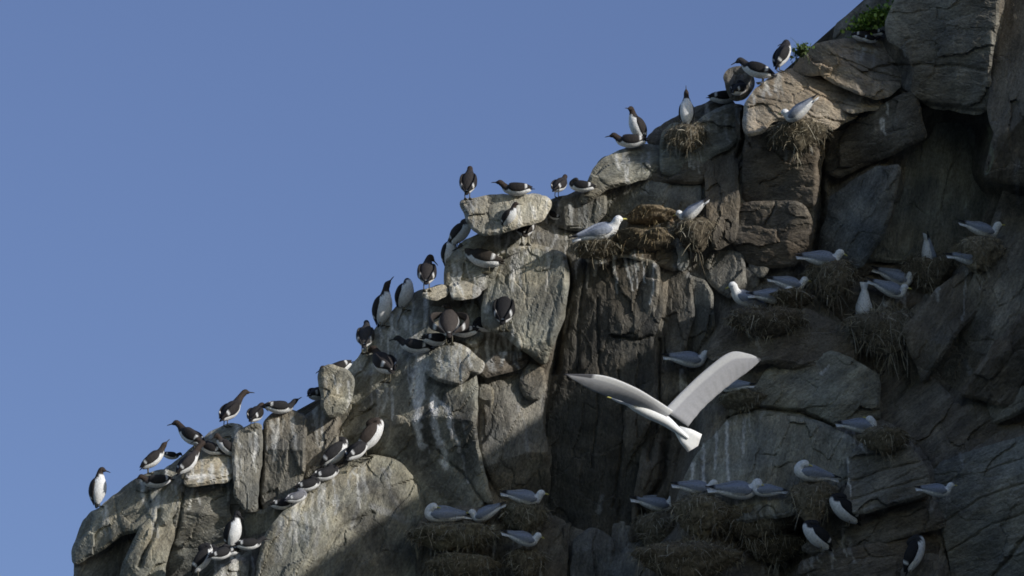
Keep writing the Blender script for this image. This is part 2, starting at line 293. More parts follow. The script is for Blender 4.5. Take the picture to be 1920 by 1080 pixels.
# strokes of droppings, moss, dark patches, and sunlit rock edges put into the colour: (polyline, half width px, colour, strength)
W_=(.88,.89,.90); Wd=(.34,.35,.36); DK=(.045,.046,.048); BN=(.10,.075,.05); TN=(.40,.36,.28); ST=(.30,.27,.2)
ST_=[([(782,760),(780,700),(790,665)],7.9,W_,.7),([(796,665),(790,720),(793,745)],5,W_,.5),
 ([(784,752),(783,790),(786,826),(792,836)],6.5,W_,1.0),([(815,745),(813,790),(820,820),(832,845),(834,875)],8,W_,1.0),([(838,768),(846,800),(855,825),(862,845)],4.2,W_,1.0),
 ([(828,755),(838,765),(845,785)],3.5,W_,1.0),([(868,855),(870,880),(878,905)],1.8,W_,.7),([(866,790),(872,815)],1.5,W_,.4),([(798,830),(806,850)],1.3,W_,.5),([(850,770),(880,800),(905,830)],2,Wd,.4),
 ([(690,740),(720,720),(760,690)],10,pale,.3),
 ([(1150,490),(1158,530)],1.5,W_,.6),([(1172,484),(1180,520),(1186,545)],2,W_,.5),([(1190,486),(1195,540)],2,W_,.45),([(1205,488),(1210,530)],1.5,W_,.45),([(1226,495),(1225,540),(1218,570)],1.8,W_,.5),([(1102,490),(1100,540)],3,Wd,.3),
 ([(1320,835),(1318,880),(1322,930)],2.5,W_,.5),([(1365,790),(1362,850),(1366,900)],3,W_,.5),([(1345,810),(1340,880)],2,W_,.4),([(1300,870),(1296,910)],2.5,W_,.4),([(1395,785),(1392,850)],2,W_,.35),([(1380,748),(1400,742),(1385,765)],4,W_,.6),
 ([(1470,700),(1500,690),(1540,690)],8,ST,.5),([(1540,700),(1555,685)],2.5,W_,.6),([(1590,860),(1594,930)],2,W_,.5),([(1655,225),(1658,250)],4,W_,.5),([(1662,190),(1665,215)],2,W_,.4),
 ([(870,560),(885,600)],3,W_,.25),([(905,520),(902,560),(912,580)],6,W_,.35),([(965,480),(962,520)],6,W_,.3),([(1000,390),(1003,410)],3,W_,.3),([(880,375),(885,395)],3,W_,.35),
 ([(975,462),(1000,462),(1030,470),(1062,484)],4,cream,.9),([(985,450),(1000,462)],9,cream,.8),([(1110,362),(1150,342),(1184,334)],4,cream,.7),([(1150,285),(1165,295),(1160,310)],4,(.5,.47,.38),.7),  # cream strokes paint sunlight onto the upper rock edges
 ([(1165,480),(1200,485),(1232,494)],2.5,cream,.7),([(1270,440),(1272,500)],6,Wd,.5),([(1290,515),(1305,515)],5,Wd,.5),  # cream ledge and upright Wd edge: sunlit strips put into the colour
 ([(700,875),(640,900),(570,945),(520,1000)],18,(.36,.33,.25),.55),([(700,862),(740,872),(770,900),(785,960)],13,(.33,.32,.25),.5),([(680,880),(674,940),(660,990)],4,Wd,.5),([(720,880),(735,930),(750,960)],4,Wd,.4),
 ([(740,985),(770,1000),(780,1040)],10,(.36,.35,.28),.5),([(700,950),(760,975)],6,Wd,.4),([(600,940),(596,1000),(588,1040)],4,Wd,.35),([(560,960),(550,1020)],4,Wd,.35),([(530,990),(520,1050)],6,Wd,.3),
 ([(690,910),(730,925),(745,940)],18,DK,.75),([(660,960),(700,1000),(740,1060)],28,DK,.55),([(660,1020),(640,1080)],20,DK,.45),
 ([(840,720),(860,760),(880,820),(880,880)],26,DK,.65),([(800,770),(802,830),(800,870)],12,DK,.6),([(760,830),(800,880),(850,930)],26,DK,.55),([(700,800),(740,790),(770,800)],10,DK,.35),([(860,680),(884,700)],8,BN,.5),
 ([(740,860),(700,850),(720,840)],6,BN,.5),([(900,640),(960,650),(1010,680)],10,BN,.6),([(830,640),(870,645),(900,670)],6,BN,.6),([(1200,390),(1240,395)],9,(.45,.35,.22),.6),([(1180,435),(1230,435)],8,(.42,.34,.23),.6),([(1265,400),(1250,440)],5,(.38,.24,.12),.6),
 ([(380,860),(420,868)],8,(.5,.46,.36),.5),([(355,895),(385,892),(372,902)],4,W_,.6),([(392,880),(402,900)],3,W_,.5),([(370,925),(375,945)],3,W_,.4),([(400,820),(430,815)],6,(.5,.44,.34),.5),([(385,830),(378,845)],5,(.5,.46,.38),.5),
 ([(195,935),(230,905)],6,(.4,.4,.36),.4),([(470,870),(462,930)],8,Wd,.15),([(520,780),(530,850)],12,DK,.25),
 ([(1855,240),(1862,300),(1850,330)],3,(.30,.33,.24),.7),([(1905,300),(1908,380)],5,Wd,.35),([(1875,400),(1850,470)],4,Wd,.35),([(1810,530),(1805,600)],2,Wd,.7),([(1730,690),(1700,735)],3,ST,.6),([(1810,680),(1820,700)],5,Wd,.4),
 ([(990,860),(985,800),(970,760)],3,Wd,.35),([(1018,740),(1016,800)],3,Wd,.3),([(922,720),(924,770)],1.6,ST,.7),([(1120,960),(1130,930)],4,Wd,.5),([(1225,640),(1200,720)],8,DK,.3),([(1255,660),(1262,690)],5,Wd,.4),
 ([(1600,960),(1660,945),(1740,920)],3,Wd,.25),([(1800,850),(1808,880)],2,Wd,.4),([(1830,950),(1770,1010)],4,Wd,.15)]

PERCH = [(1288,240),(1494,232),(1305,412),(1222,398),(1205,443),(1122,462),(1558,492),(1480,552),(1440,588),(1745,482),(1838,448),(1668,592),(983,948),(985,1034),(850,990),(868,1046),(1236,966),(1312,936),(1410,950),(1524,908),(1290,1024),(1450,1012),(843,648),(960,622),(1660,808),(1395,742),(188,950),(283,888),(362,846),(318,858),(427,800),(476,802),(519,776),(590,757),(348,898),(296,912),(398,858),(424,858),(636,700),(684,662),(722,612),(762,582),(800,545),(724,716),(782,666),(812,650),(842,645),(874,634),(944,620),(916,622),(912,512),(866,462),(846,500),(877,373),(972,366),(1046,370),(1094,362),(984,458),(958,424),(988,424),(1012,416),(1047,420),(1192,268),(1186,276),(1288,238),(1352,196),(1381,186),(1424,148),(1464,134),(1612,78),(1643,72),(1628,80),(625,885),(664,874),(694,856),(606,908),(574,926),(552,948),(526,958),(441,1030),(462,1034),(428,1046),(410,1056),(378,1082),(1582,988),(1530,1036),(1716,1080),(1124,461),(1298,410),(1500,222),(1542,496),(1480,542),(1448,566),(1400,580),(1735,494),(1840,442),(1818,494),(1672,556),(1684,534),(1618,592),(1290,694),(1380,736),(1612,808),(1520,902),(1382,932),(1306,926),(1438,930),(1230,956),(984,944),(832,978),(912,974),(980,1020),(1756,928)]
def pl_box(pl): a = np.array(pl); return a[:, 0].min(), a[:, 0].max(), a[:, 1].min(), a[:, 1].max()
_r = np.random.default_rng(5)
for _u, _v in PERCH:
    for _ in range(int(_r.integers(3, 7))):
        _x = _u+_r.normal(0, 16); _y = _v+_r.uniform(-2, 22); _L = _r.uniform(14, 80)*(1 if _u < 1330 else .7)
        ST_.append(([(_x, _y), (_x+_r.normal(0, 3), _y+_L*.5), (_x+_r.normal(0, 6), _y+_L)], _r.uniform(1.2, 3.6), (.66,.67,.66) if _r.random() < .6 else (.40,.41,.40), _r.uniform(.3, .75)*(1 if _u < 1330 else .6)))
def build_block(bi, poly, w, col, ang, tilt, rad, thick, nf, famp, own=None, zfield=None):
    rad *= .72; rng = np.random.default_rng(100+bi); poly = np.array(poly, float)
    lo = poly.min(0)-14; hi = poly.max(0)+14
    i0 = max(0, int((lo[0]-U0)/STEP)); i1 = min(NU-1, int((hi[0]-U0)/STEP)+1); j0 = max(0, int((lo[1]-V0)/STEP)); j1 = min(NV-1, int((hi[1]-V0)/STEP)+1)
    gi, gj = np.meshgrid(np.arange(i0, i1+1), np.arange(j0, j1+1)); sh = gi.shape
    u = (U0+gi*STEP).ravel().astype(float); v = (V0+gj*STEP).ravel().astype(float)
    q = np.stack([u*PX, v*PX, np.full(u.shape, bi*3.7)], 1)
    wu = u + 8*fbm(q*2.6, 5, 31, .62); wv = v + 8*fbm(q*2.6+40, 5, 57, .62)
    d, _ = seg_dist(wu, wv, poly, True); sd = np.where(inside(wu, wv, poly), d, -d)
    S = sd.reshape(sh); ins = S > 0
    cell = ins[:-1, :-1] & ins[1:, :-1] & ins[:-1, 1:] & ins[1:, 1:]
    if not cell.any(): return None
    # convex chiselled front: the lowest of a few tilted planes
    cu, cv = poly.mean(0); ext = (hi-lo-28)/2
    if tilt is None: tilt = (rng.uniform(-.1, .2), rng.uniform(0, .15))
    z = np.full(u.shape, 9.0)
    for k in range(nf):
        su = cu + rng.uniform(-.75, .75)*ext[0]; sv = cv + rng.uniform(-.75, .75)*ext[1]
        g = rng.normal(0, .26*famp, 2) + np.array([(su-cu)/ext[0]*-.18, (sv-cv)/ext[1]*-.18])*famp
        z = np.minimum(z, rng.uniform(0, .10)*famp + g[0]*(u-su)*PX + g[1]*(v-sv)*PX)
    z = w + z + tilt[0]*(u-cu)/100 + tilt[1]*(v-cv)/100
    if zfield is not None: z = zfield[gj.ravel(), gi.ravel()]
    sd = sd + 4
    r_ = np.clip(1-sd/rad, 0, 1); drop = rad*PX*0.6*(1-np.sqrt(np.clip(1-r_**2, 0, 1))); z = z - drop
    ca, sa = math.cos(R(ang)), math.sin(R(ang)); X = u*PX; Y = -v*PX
    gx = X*ca+Y*sa; gy = -X*sa+Y*ca
    p3 = np.stack([X, Y, z], 1); gs = np.stack([gx, gy, z], 1)
    # fracture cells stretched along the strata
    gap, idn, ox, oy = worley2(gx*1.7+.35*fbm(p3*3, 2, 3), gy*3.6+.35*fbm(p3*3+9, 2, 4), bi)
    fg = ((idn % 977)/977.0-.5); fh = ((idn % 613)/613.0-.5); fo = ((idn % 331)/331.0-.5)
    z = z + .045*fo + .13*fg*ox/1.7*1.2 + .16*fh*oy/3.6*1.2 - .008*np.exp(-(gap/.05)**2)
    gap2, id2, ox2, oy2 = worley2(gx*6+.5*fbm(p3*8, 2, 13), gy*14+.5*fbm(p3*8+9, 2, 14), bi+50)
    ed = smooth(0, 16, sd); z = z + ed*(.009*((id2 % 541)/541.0-.5) + .02*((id2 % 331)/331.0-.5)*oy2)
    z = z + .055*fbm(p3*1.6, 3, 21) + .018*fbm(gs*np.array([3, 6, 4]), 4, 22)*(.3+.7*ed) + .008*ed*fbm(gs*np.array([12, 22, 14]), 3, 23, .6)
    for pl, hw, dep in CR:
        dd, _ = seg_dist(wu, wv, pl); z = z - .62*dep*np.exp(-(dd/hw)**2)
    # colour
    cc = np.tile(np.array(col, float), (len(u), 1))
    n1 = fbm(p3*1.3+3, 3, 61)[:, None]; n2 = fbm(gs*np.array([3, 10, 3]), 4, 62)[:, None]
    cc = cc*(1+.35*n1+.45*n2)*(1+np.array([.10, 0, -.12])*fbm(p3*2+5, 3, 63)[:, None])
    nj = fbm(np.stack([X*34, Y*5, z*2], 1), 3, 71, .6); nk = fbm(p3*16, 3, 72, .6)
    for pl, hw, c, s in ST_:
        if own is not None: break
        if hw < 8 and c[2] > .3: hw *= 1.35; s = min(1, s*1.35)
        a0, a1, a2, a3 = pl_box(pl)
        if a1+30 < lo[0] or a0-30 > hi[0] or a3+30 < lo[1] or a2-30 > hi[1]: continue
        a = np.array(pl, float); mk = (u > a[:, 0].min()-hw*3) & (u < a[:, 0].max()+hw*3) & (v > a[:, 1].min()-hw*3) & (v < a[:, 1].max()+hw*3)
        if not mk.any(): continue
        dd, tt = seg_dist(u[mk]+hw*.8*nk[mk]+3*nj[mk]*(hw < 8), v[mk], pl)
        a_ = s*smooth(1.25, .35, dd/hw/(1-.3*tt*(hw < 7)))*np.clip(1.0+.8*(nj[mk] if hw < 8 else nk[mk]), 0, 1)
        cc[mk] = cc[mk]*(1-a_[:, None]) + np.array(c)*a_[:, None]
    # overall rain-and-guano curtains on the rock
    cur = smooth(.18, .55, fbm(np.stack([X*9+2*fbm(p3*2, 2, 8), Y*1.1, z*1], 1), 4, 81, .55))[:, None]
    cc = cc*(1-.28*cur) + (cc*1.7+.03)*.28*cur
    cc = np.clip(cc, .012, .9)
    # mesh
    used = np.zeros(sh, bool); used[:-1, :-1] |= cell; used[1:, :-1] |= cell; used[:-1, 1:] |= cell; used[1:, 1:] |= cell
    idx = -np.ones(sh, np.int64); idx[used] = np.arange(used.sum())
    a = idx[:-1, :-1][cell]; b = idx[:-1, 1:][cell]; c = idx[1:, 1:][cell]; dq = idx[1:, :-1][cell]
    F = np.stack([a, dq, c, b], 1)
    # boundary: directed edges used once
    E = np.concatenate([F[:, [0, 1]], F[:, [1, 2]], F[:, [2, 3]], F[:, [3, 0]]]); key = E[:, 0]*10**7+E[:, 1]; rk = E[:, 1]*10**7+E[:, 0]
    bE = E[~np.isin(key, rk)]
    um = used.ravel(); uu = u[um].copy(); vv = v[um].copy(); zz = z[um]; cc = cc[um]; s_ = sd[um]
    gv, gu = np.gradient(S); gl = np.hypot(gu, gv)+1e-6; gu = (gu/gl).ravel()[um]; gv = (gv/gl).ravel()[um]
    bv = np.unique(bE); mv = np.clip(s_[bv], 0, STEP*1.2)
    uu[bv] -= gu[bv]*mv; vv[bv] -= gv[bv]*mv
    zz[bv] -= rad*PX*.6*.8 - np.minimum(drop[um][bv], rad*PX*.6*.8)
    for _ in range(9):
        zs_ = np.zeros(len(uu)); zn_ = np.zeros(len(uu))
        for a_i, b_i in ((bE[:, 0], bE[:, 1]), (bE[:, 1], bE[:, 0])): np.add.at(zs_, a_i, zz[b_i]); np.add.at(zn_, a_i, 1)
        zz[bv] = .5*zz[bv]+.5*zs_[bv]/zn_[bv]
        su_ = np.zeros(len(uu)); sv_ = np.zeros(len(uu)); sn_ = np.zeros(len(uu))
        for a_i, b_i in ((bE[:, 0], bE[:, 1]), (bE[:, 1], bE[:, 0])):
            np.add.at(su_, a_i, uu[b_i]); np.add.at(sv_, a_i, vv[b_i]); np.add.at(sn_, a_i, 1)
        for g_ in (gu, gv):
            t_ = np.zeros(len(uu))
            for a_i, b_i in ((bE[:, 0], bE[:, 1]), (bE[:, 1], bE[:, 0])): np.add.at(t_, a_i, g_[b_i])
            g_[bv] = .4*g_[bv]+.6*t_[bv]/sn_[bv]
        uu[bv] = .45*uu[bv]+.55*su_[bv]/sn_[bv]; vv[bv] = .45*vv[bv]+.55*sv_[bv]/sn_[bv]
    ZM = ZMAP[j0:j1+1, i0:i1+1]; zg = z.reshape(sh); ZM[used] = np.maximum(ZM[used], zg[used])
    gz = np.stack([gx[um], gy[um], zz], 1)
    Vs = [np.stack([uu, vv, zz], 1)]; Cs = [cc]; Gs = [gz]; Fs = [F]; n = len(uu); last = bv; base = bv
    mp = -np.ones(n+1, np.int64)
    prev_map = np.full(n, -1, np.int64); prev_map[bv] = bv; off = n
    steps = [.04, .12, .26, .5, .75, 1.0]
    for k, sK in enumerate(steps):
        zb = zz[bv]*(1-sK) + (w-thick)*sK; zb = zz[bv]-(zz[bv]-(w-thick))*sK
        pu, pv = uu[bv], vv[bv]
        nn = fbm(np.stack([pu*PX*3, pv*PX*3, zb*3], 1), 4, 91)*(.6+8*min(1, sK*2.5)) + (-2 if k == 0 else 6)*sK
        Vs.append(np.stack([pu+gu[bv]*nn, pv+gv[bv]*nn, zb], 1)); Cs.append(cc[bv]); Gs.append(np.stack([gz[bv, 0], gz[bv, 1], zb], 1))
        nm = np.full(n, -1, np.int64); nm[bv] = off+np.arange(len(bv))
        e0, e1 = bE[:, 0], bE[:, 1]
        Fs.append(np.stack([prev_map[e1], prev_map[e0], nm[e0], nm[e1]], 1)); prev_map = nm; off += len(bv)
    # closed back: fan as quads is fine since it faces away
    Vb = np.stack([uu, vv, np.full(n, w-thick)], 1)[:1]*0 + np.array([[cu, cv, w-thick]])
    Vs.append(Vb); Cs.append(cc[:1]); Gs.append(gz[:1]); e0, e1 = bE[:, 0], bE[:, 1]
    Fs.append(np.stack([prev_map[e1], prev_map[e0], np.full(len(e0), off), np.full(len(e0), off)], 1)[:, :4])
    V = np.concatenate(Vs); return P(V[:, 0], V[:, 1], V[:, 2]), np.concatenate(Fs), np.concatenate(Cs), np.concatenate(Gs)

def join(parts):
    V, F, Cc, G = [], [], [], []; o = 0
    for a, f, c, g in parts: V.append(a); F.append(f+o); Cc.append(c); G.append(g); o += len(a)
    return np.concatenate(V), np.concatenate(F), np.concatenate(Cc), np.concatenate(G)
def quads_tris(V, F, Cc, G, name, mat):
    tri = F[:, 2] == F[:, 3]
    me_faces = F[~tri]; t = F[tri][:, :3]
    me = bpy.data.meshes.new(name); n4, n3 = len(me_faces), len(t)
    me.vertices.add(len(V)); me.vertices.foreach_set('co', V.astype(np.float32).ravel())
    me.loops.add(n4*4+n3*3); me.loops.foreach_set('vertex_index', np.concatenate([me_faces.ravel(), t.ravel()]).astype(np.int32))
    me.polygons.add(n4+n3); me.polygons.foreach_set('loop_start', np.concatenate([np.arange(n4)*4, n4*4+np.arange(n3)*3]).astype(np.int32))
    me.update(calc_edges=True)
    a = me.color_attributes.new('Col', 'FLOAT_COLOR', 'POINT'); c4 = np.ones((len(V), 4), np.float32); c4[:, :3] = Cc; a.data.foreach_set('color', c4.ravel())
    a = me.attributes.new('gco', 'FLOAT_VECTOR', 'POINT'); a.data.foreach_set('vector', G.astype(np.float32).ravel())
    me.materials.append(mat); me.validate(); me.polygons.foreach_set('use_smooth', np.zeros(len(me.polygons), bool))
    o = bpy.data.objects.new(name, me); C.objects.link(o); return o

parts = []
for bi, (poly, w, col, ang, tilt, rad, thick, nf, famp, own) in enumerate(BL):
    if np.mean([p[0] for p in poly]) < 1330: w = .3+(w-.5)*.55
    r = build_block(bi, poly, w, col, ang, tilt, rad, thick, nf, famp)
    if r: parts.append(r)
# the wall behind the blocks follows them a little deeper
zf = ZMAP.copy(); m0 = zf > -5; zf[~m0] = 0; wt = m0.astype(float)
def blur(a, n):
    for ax in (0, 1):
        k = np.cumsum(np.concatenate([np.repeat(np.take(a, [0], ax), n+1, ax), a, np.repeat(np.take(a, [-1], ax), n, ax)], ax), ax)
        L = a.shape[ax]; a = (np.take(k, np.arange(2*n+1, 2*n+1+L), ax)-np.take(k, np.arange(L), ax))/(2*n+1)
    return a
for _ in range(3): zf = blur(zf, 8); wt = blur(wt, 8)
zf = zf/np.maximum(wt, 1e-3) - .15
parts.append(build_block(99, WALL, -.2, tuple(x*1.15 for x in dark), 75, (0, 0), 16, 3.5, 20, 1, None, zf))
cliff = quads_tris(*join(parts), 'cliff', M_ROCK)
tag(cliff, 'grey and brown fractured sea cliff streaked with bird droppings', None, None, 'structure')
for bi, (nm, poly, w, col, ang, rad, lab) in enumerate(BOULDER_BLK):
    r = build_block(300+bi, poly, w, col, ang, (.05, .1), rad, .7, 5, .8)
    o = quads_tris(*r, nm, M_ROCK); tag(o, lab, 'rock')

# the rest of the headland: below and behind; out of the photograph but part of the place
def rough_sheet(name, us, vs, wfun, col, lab):
    uu, vv = np.meshgrid(us, vs); sh = uu.shape; uu = uu.ravel().astype(float); vv = vv.ravel().astype(float)
    ww = wfun(uu, vv); p3 = np.stack([uu*PX, -vv*PX, ww], 1)
    g, idn, ox, oy = worley2(uu*PX*.5, vv*PX*.4, 77)
    amp = 1.0
    ww = ww + amp*(.9*fbm(p3*.35, 4, 5) + .5*((idn % 977)/977.0-.5)*ox + .15*fbm(p3*2, 4, 6))
    I = np.arange(sh[0]*sh[1]).reshape(sh); F = np.stack([I[:-1, :-1].ravel(), I[1:, :-1].ravel(), I[1:, 1:].ravel(), I[:-1, 1:].ravel()], 1)
    cc = np.array(col)*(1+.3*fbm(p3, 4, 9)[:, None]); W = P(uu, vv, ww); n = len(W)
    # thickness: a back sheet and rim
    Wb = P(uu, vv, ww-9.0); Fb = F[:, ::-1]+n
    rim = np.concatenate([I[0, :], I[1:, -1], I[-1, ::-1][1:], I[::-1, 0][1:-1]]); nx = np.roll(rim, -1)
    Fr = np.stack([rim, nx, nx+n, rim+n], 1)
    return quads_tris(np.concatenate([W, Wb]), np.concatenate([F, Fb, Fr]), np.concatenate([cc, cc]), np.concatenate([p3, p3]), name, M_ROCK)
SLOPE = -.6
def foot_w(u, v): return -1.6 + .0016*np.clip(v-1100, 0, 1e9)*1.0
o = rough_sheet('cliff', np.linspace(-100, 2300, 100), np.linspace(1175, 4400, 110), foot_w, dark, ''); tag(o, None, None, None, 'structure')
# unseen buttress right of the frame, added and shaped to shade the cliff
def shade_buttress(name, t0, t1, top0, top1, n):
    s = np.linspace(0, 1, n); us = t0+(t1-t0)*s; k = np.linspace(0, 1, 90)
    U = np.repeat(us[None], 90, 0); top = top0+(top1-top0)*s; V = top[None]+(2600-top[None])*k[:, None]**1.3
    Wd_ = 1.5 + 9.5*smooth(0, .45, s)[None] + 0*V + .6*smooth(0, .2, k)[:, None]
    sh = U.shape; uu, vv, ww = U.ravel(), V.ravel(), Wd_.ravel(); p3 = np.stack([uu*PX, -vv*PX, ww], 1)
    ww = ww + .35*fbm(p3*.5, 4, 5) + .1*fbm(p3*2.5, 3, 6)
    I = np.arange(sh[0]*sh[1]).reshape(sh); F = np.stack([I[:-1, :-1].ravel(), I[1:, :-1].ravel(), I[1:, 1:].ravel(), I[:-1, 1:].ravel()], 1)
    cc = np.array(dark)*(1+.3*fbm(p3, 4, 9)[:, None]); W = P(uu, vv, ww); nn = len(W); Wb = P(uu, vv, np.full(nn, -6.0))
    rim = np.concatenate([I[0, :], I[1:, -1], I[-1, ::-1][1:], I[::-1, 0][1:-1]]); nx = np.roll(rim, -1)
    o = quads_tris(np.concatenate([W, Wb]), np.concatenate([F, F[:, ::-1]+nn, np.stack([rim, nx, nx+nn, rim+nn], 1)]), np.concatenate([cc, cc]), np.concatenate([p3, p3]), name, M_ROCK)
    tag(o, None, None, None, 'structure')
shade_buttress('cliff', 2040, 4300, 80, -780, 90)

# sea below
def simple_plane(name, z, s, mat):
    me = bpy.data.meshes.new(name); me.from_pydata([(-s, -s, z), (s, -s, z), (s, s, z), (-s, s, z)], [], [(0, 1, 2, 3)]); me.materials.append(mat)
    o = bpy.data.objects.new(name, me); C.objects.link(o); return o
m, t, b = new_mat('sea water'); b.inputs['Base Color'].default_value = (.012, .035, .05, 1); b.inputs['Roughness'].default_value = .12
n = t.nodes.new('ShaderNodeTexNoise'); n.inputs['Scale'].default_value = .6; n.inputs['Detail'].default_value = 6; tc = t.nodes.new('ShaderNodeTexCoord'); t.links.new(tc.outputs['Object'], n.inputs['Vector'])
bp = t.nodes.new('ShaderNodeBump'); bp.inputs['Distance'].default_value = .6; t.links.new(n.outputs['Fac'], bp.inputs['Height']); t.links.new(bp.outputs[0], b.inputs['Normal'])
tag(simple_plane('sea', 0.0, 12000, m), None, None, None, 'structure')

def surf(u, v, rad=1):
    i = int(round((u-U0)/STEP)); j = int(round((v-V0)/STEP))
    a = ZMAP[max(0, j-rad):j+rad+1, max(0, i-rad):i+rad+1]; a = a[a > -5]
    return float(np.median(a)) if a.size else 0.0


# ------------------------------------------------------------------ nests
def n_(a): a = np.asarray(a, float); return a/(np.linalg.norm(a)+1e-9)
def strands(n, base_fn, lmin, lmax, wd, colfn, droop=1.0, rng=None, curl=1.0):
    """thin bent ribbons of dry grass: base_fn(rng) -> point, outward direction"""
    V, F, Cc = [], [], []
    for _ in range(n):
        p, out = base_fn(rng); L = rng.uniform(lmin, lmax); side = rng.normal(0, 1, 3); d = out*.7 + side*.55*curl; d /= np.linalg.norm(d)
        w = wd*rng.uniform(.6, 1.3); c = colfn(rng); ns = 5; q = p.copy(); bend = rng.normal(0, .35, 3)*curl
        ax = np.cross(d, rng.normal(0, 1, 3)); ax /= np.linalg.norm(ax)+1e-9; o = len(V)
        for k in range(ns+1):
            ww = w*(1-.6*k/ns); V.append(q-ax*ww/2); V.append(q+ax*ww/2); Cc.append(c); Cc.append(c)
            d = d + np.array([0, 0, -.42*droop]) + bend*.5; d /= np.linalg.norm(d); q = q + d*L/ns
        for k in range(ns): a = o+2*k; F.append((a, a+1, a+3, a+2))
    return np.array(V), np.array(F), np.array(Cc)
STRAWC = [(.34,.30,.21), (.26,.22,.15), (.17,.14,.095), (.42,.39,.31), (.22,.2,.15), (.12,.10,.07)]
SMUL = [np.array((1.45, 1.45, 1.45))]
def straw_col(rng): return np.minimum(np.array(STRAWC[rng.integers(len(STRAWC))])*rng.uniform(.6, 1.3)*SMUL[0], .8)
def lump(name, c, rx, ry, rz, col, seed, mat, parent=None, flat=.55, amp=.22, m=30, n=44):
    th = np.linspace(0, math.pi, m); ph = np.linspace(0, 2*math.pi, n, endpoint=False); T, H = np.meshgrid(th, ph, indexing='ij')
    D = np.stack([np.sin(T)*np.cos(H), np.sin(T)*np.sin(H), np.cos(T)], -1).reshape(-1, 3)
    r = 1+amp*fbm(D*2+seed, 4, seed)+.10*fbm(D*7+seed, 3, seed+3)
    X = D*r[:, None]; X[:, 2] = np.where(X[:, 2] > 0, X[:, 2]*flat, X[:, 2])
    taper = np.where(X[:, 2] < 0, 1+.45*X[:, 2], 1)
    V = np.stack([X[:, 0]*rx*taper, X[:, 1]*ry*taper, X[:, 2]*rz], 1)
    I = np.arange(m*n).reshape(m, n); F = np.stack([I[:-1].ravel(), np.roll(I, -1, 1)[:-1].ravel(), np.roll(I, -1, 1)[1:].ravel(), I[1:].ravel()], 1)[:, ::-1]
    cc = np.array(col)*(1+.5*fbm(D*6, 3, seed+8)[:, None]); o = mesh_obj(name, V, F, mat, parent, np.clip(cc, .01, .9))
    if parent is None: o.location = c
    return o, V
def stamp(u, v, ru, rv, w):
    i = int((u-U0)/STEP); j = int((v-V0)/STEP); a = int(ru/STEP); b = int(rv/STEP)
    jj, ii = np.mgrid[max(0, j-b):min(NV, j+b+1), max(0, i-a):min(NU, i+a+1)]
    e = ((ii-i)/max(a, 1))**2+((jj-j)/max(b, 1))**2; z = w*1.0+np.sqrt(np.clip(1-e, 0, 1))*ru*PX*.8
    m = e < 1; sub = ZMAP[jj, ii]; ZMAP[jj, ii] = np.where(m, np.maximum(sub, z-ru*PX*.35), sub)
nseed = [0]
def nest(u, v, wd, ht, n, lab, dw=.05, col=(.13,.11,.08), lmax=.22, at=None, gold=False):
    """u, v: centre of the rim in the photo; wd, ht in photo pixels"""
    col = tuple(min(.6, x*1.6) for x in col); SMUL[0] = np.array((1.35, 1.2, .95) if gold else (1.2, 1.2, 1.2)); n = int(n*(.45 if gold else 1.15))
    nseed[0] += 1; sd = nseed[0]; rng = np.random.default_rng(900+sd)
    w = (surf(u, v+ht*.5, 4) + dw) if at is None else at
    rx = wd*PX/2; rz = ht*PX; ry = min(rx, .34)*.95
    root = bpy.data.objects.new('nest', None); C.objects.link(root); root.location = P(u, v+ht*.36, w)
    mo, V = lump('mound', None, rx, ry, rz*.72, col, sd, M_MUD, root, amp=.42 if gold else .26)
    def base(r):
        i = r.integers(len(V))
        while V[i, 1] > ry*.3 or V[i, 2] < -rz*.6*r.random()**.5: i = r.integers(len(V))
        p = V[i]; o = p/np.array([rx, ry, rz])**1; o[2] = max(o[2], -.1)+.25; return p*1.0, o/np.linalg.norm(o)
    Vs, Fs, Cs = strands(int(n*1.3), base, .03, lmax*.8, .0075, straw_col, 1.0, rng)
    def low(r):
        i = r.integers(len(V))
        while V[i, 1] > ry*.2 or V[i, 2] > rz*.1: i = r.integers(len(V))
        return V[i]*1.0, n_([r.normal(0, .25), -.35, -.9])
    V2, F2, C2 = strands(max(14, n//18), low, lmax*.4, lmax*1.5, .008, straw_col, 1.0, rng, .6)
    F2 = F2+len(Vs); Vs = np.vstack([Vs, V2]); Fs = np.vstack([Fs, F2]); Cs = np.vstack([Cs, C2])
    mesh_obj('straw', Vs, Fs, M_STRAW, root, Cs, smooth=False)
    tag(root, lab, 'nest', 'grass nests on the cliff'); stamp(u, v+ht*.45, wd*.45, ht*.5, w); return root
nest(1288, 240, 76, 44, 520, 'straw nest hanging below the white bird with upright bill near the skyline', .10)
nest(1494, 232, 100, 50, 600, 'bulky dark straw nest just below the sunlit brown slabs', .12, (.10,.085,.06), at=1.15)
nest(1305, 412, 84, 60, 420, 'straw nest on a dark knob right of the two sunlit moss mounds', .15, (.09,.075,.055))
nest(1222, 398, 88, 20, 420, 'upper of two sunlit golden peat mounds right of the big sunlit gull', .10, (.18,.145,.10), .14, gold=True)
nest(1205, 443, 110, 20, 520, 'lower of two sunlit golden peat mounds right of the big sunlit gull', .12, (.17,.14,.10), .14, gold=True)
nest(1122, 462, 90, 22, 420, 'flat straw ledge nest under the big sunlit gull', .05, (.16,.13,.09), .2)
nest(1558, 492, 92, 66, 700, 'domed straw nest under the topmost gull of the dark gully', .10)
nest(1480, 552, 84, 24, 300, 'small straw nest under the pair of gulls beside two squared stones', .05)
nest(1440, 588, 150, 40, 700, 'broad shaggy nest with only a white gull head showing above it', .10, (.12,.10,.075))
nest(1745, 482, 96, 64, 760, 'round straw nest with an upright pale tail sticking out of its top', .15)
nest(1838, 448, 84, 62, 560, 'pale straw nest against the right wall under two gulls', .10, (.2,.17,.12))
nest(1668, 592, 158, 70, 1300, 'widest tangled nest with long hanging straws under a cluster of gull tails', .15, (.14,.12,.09), .34)
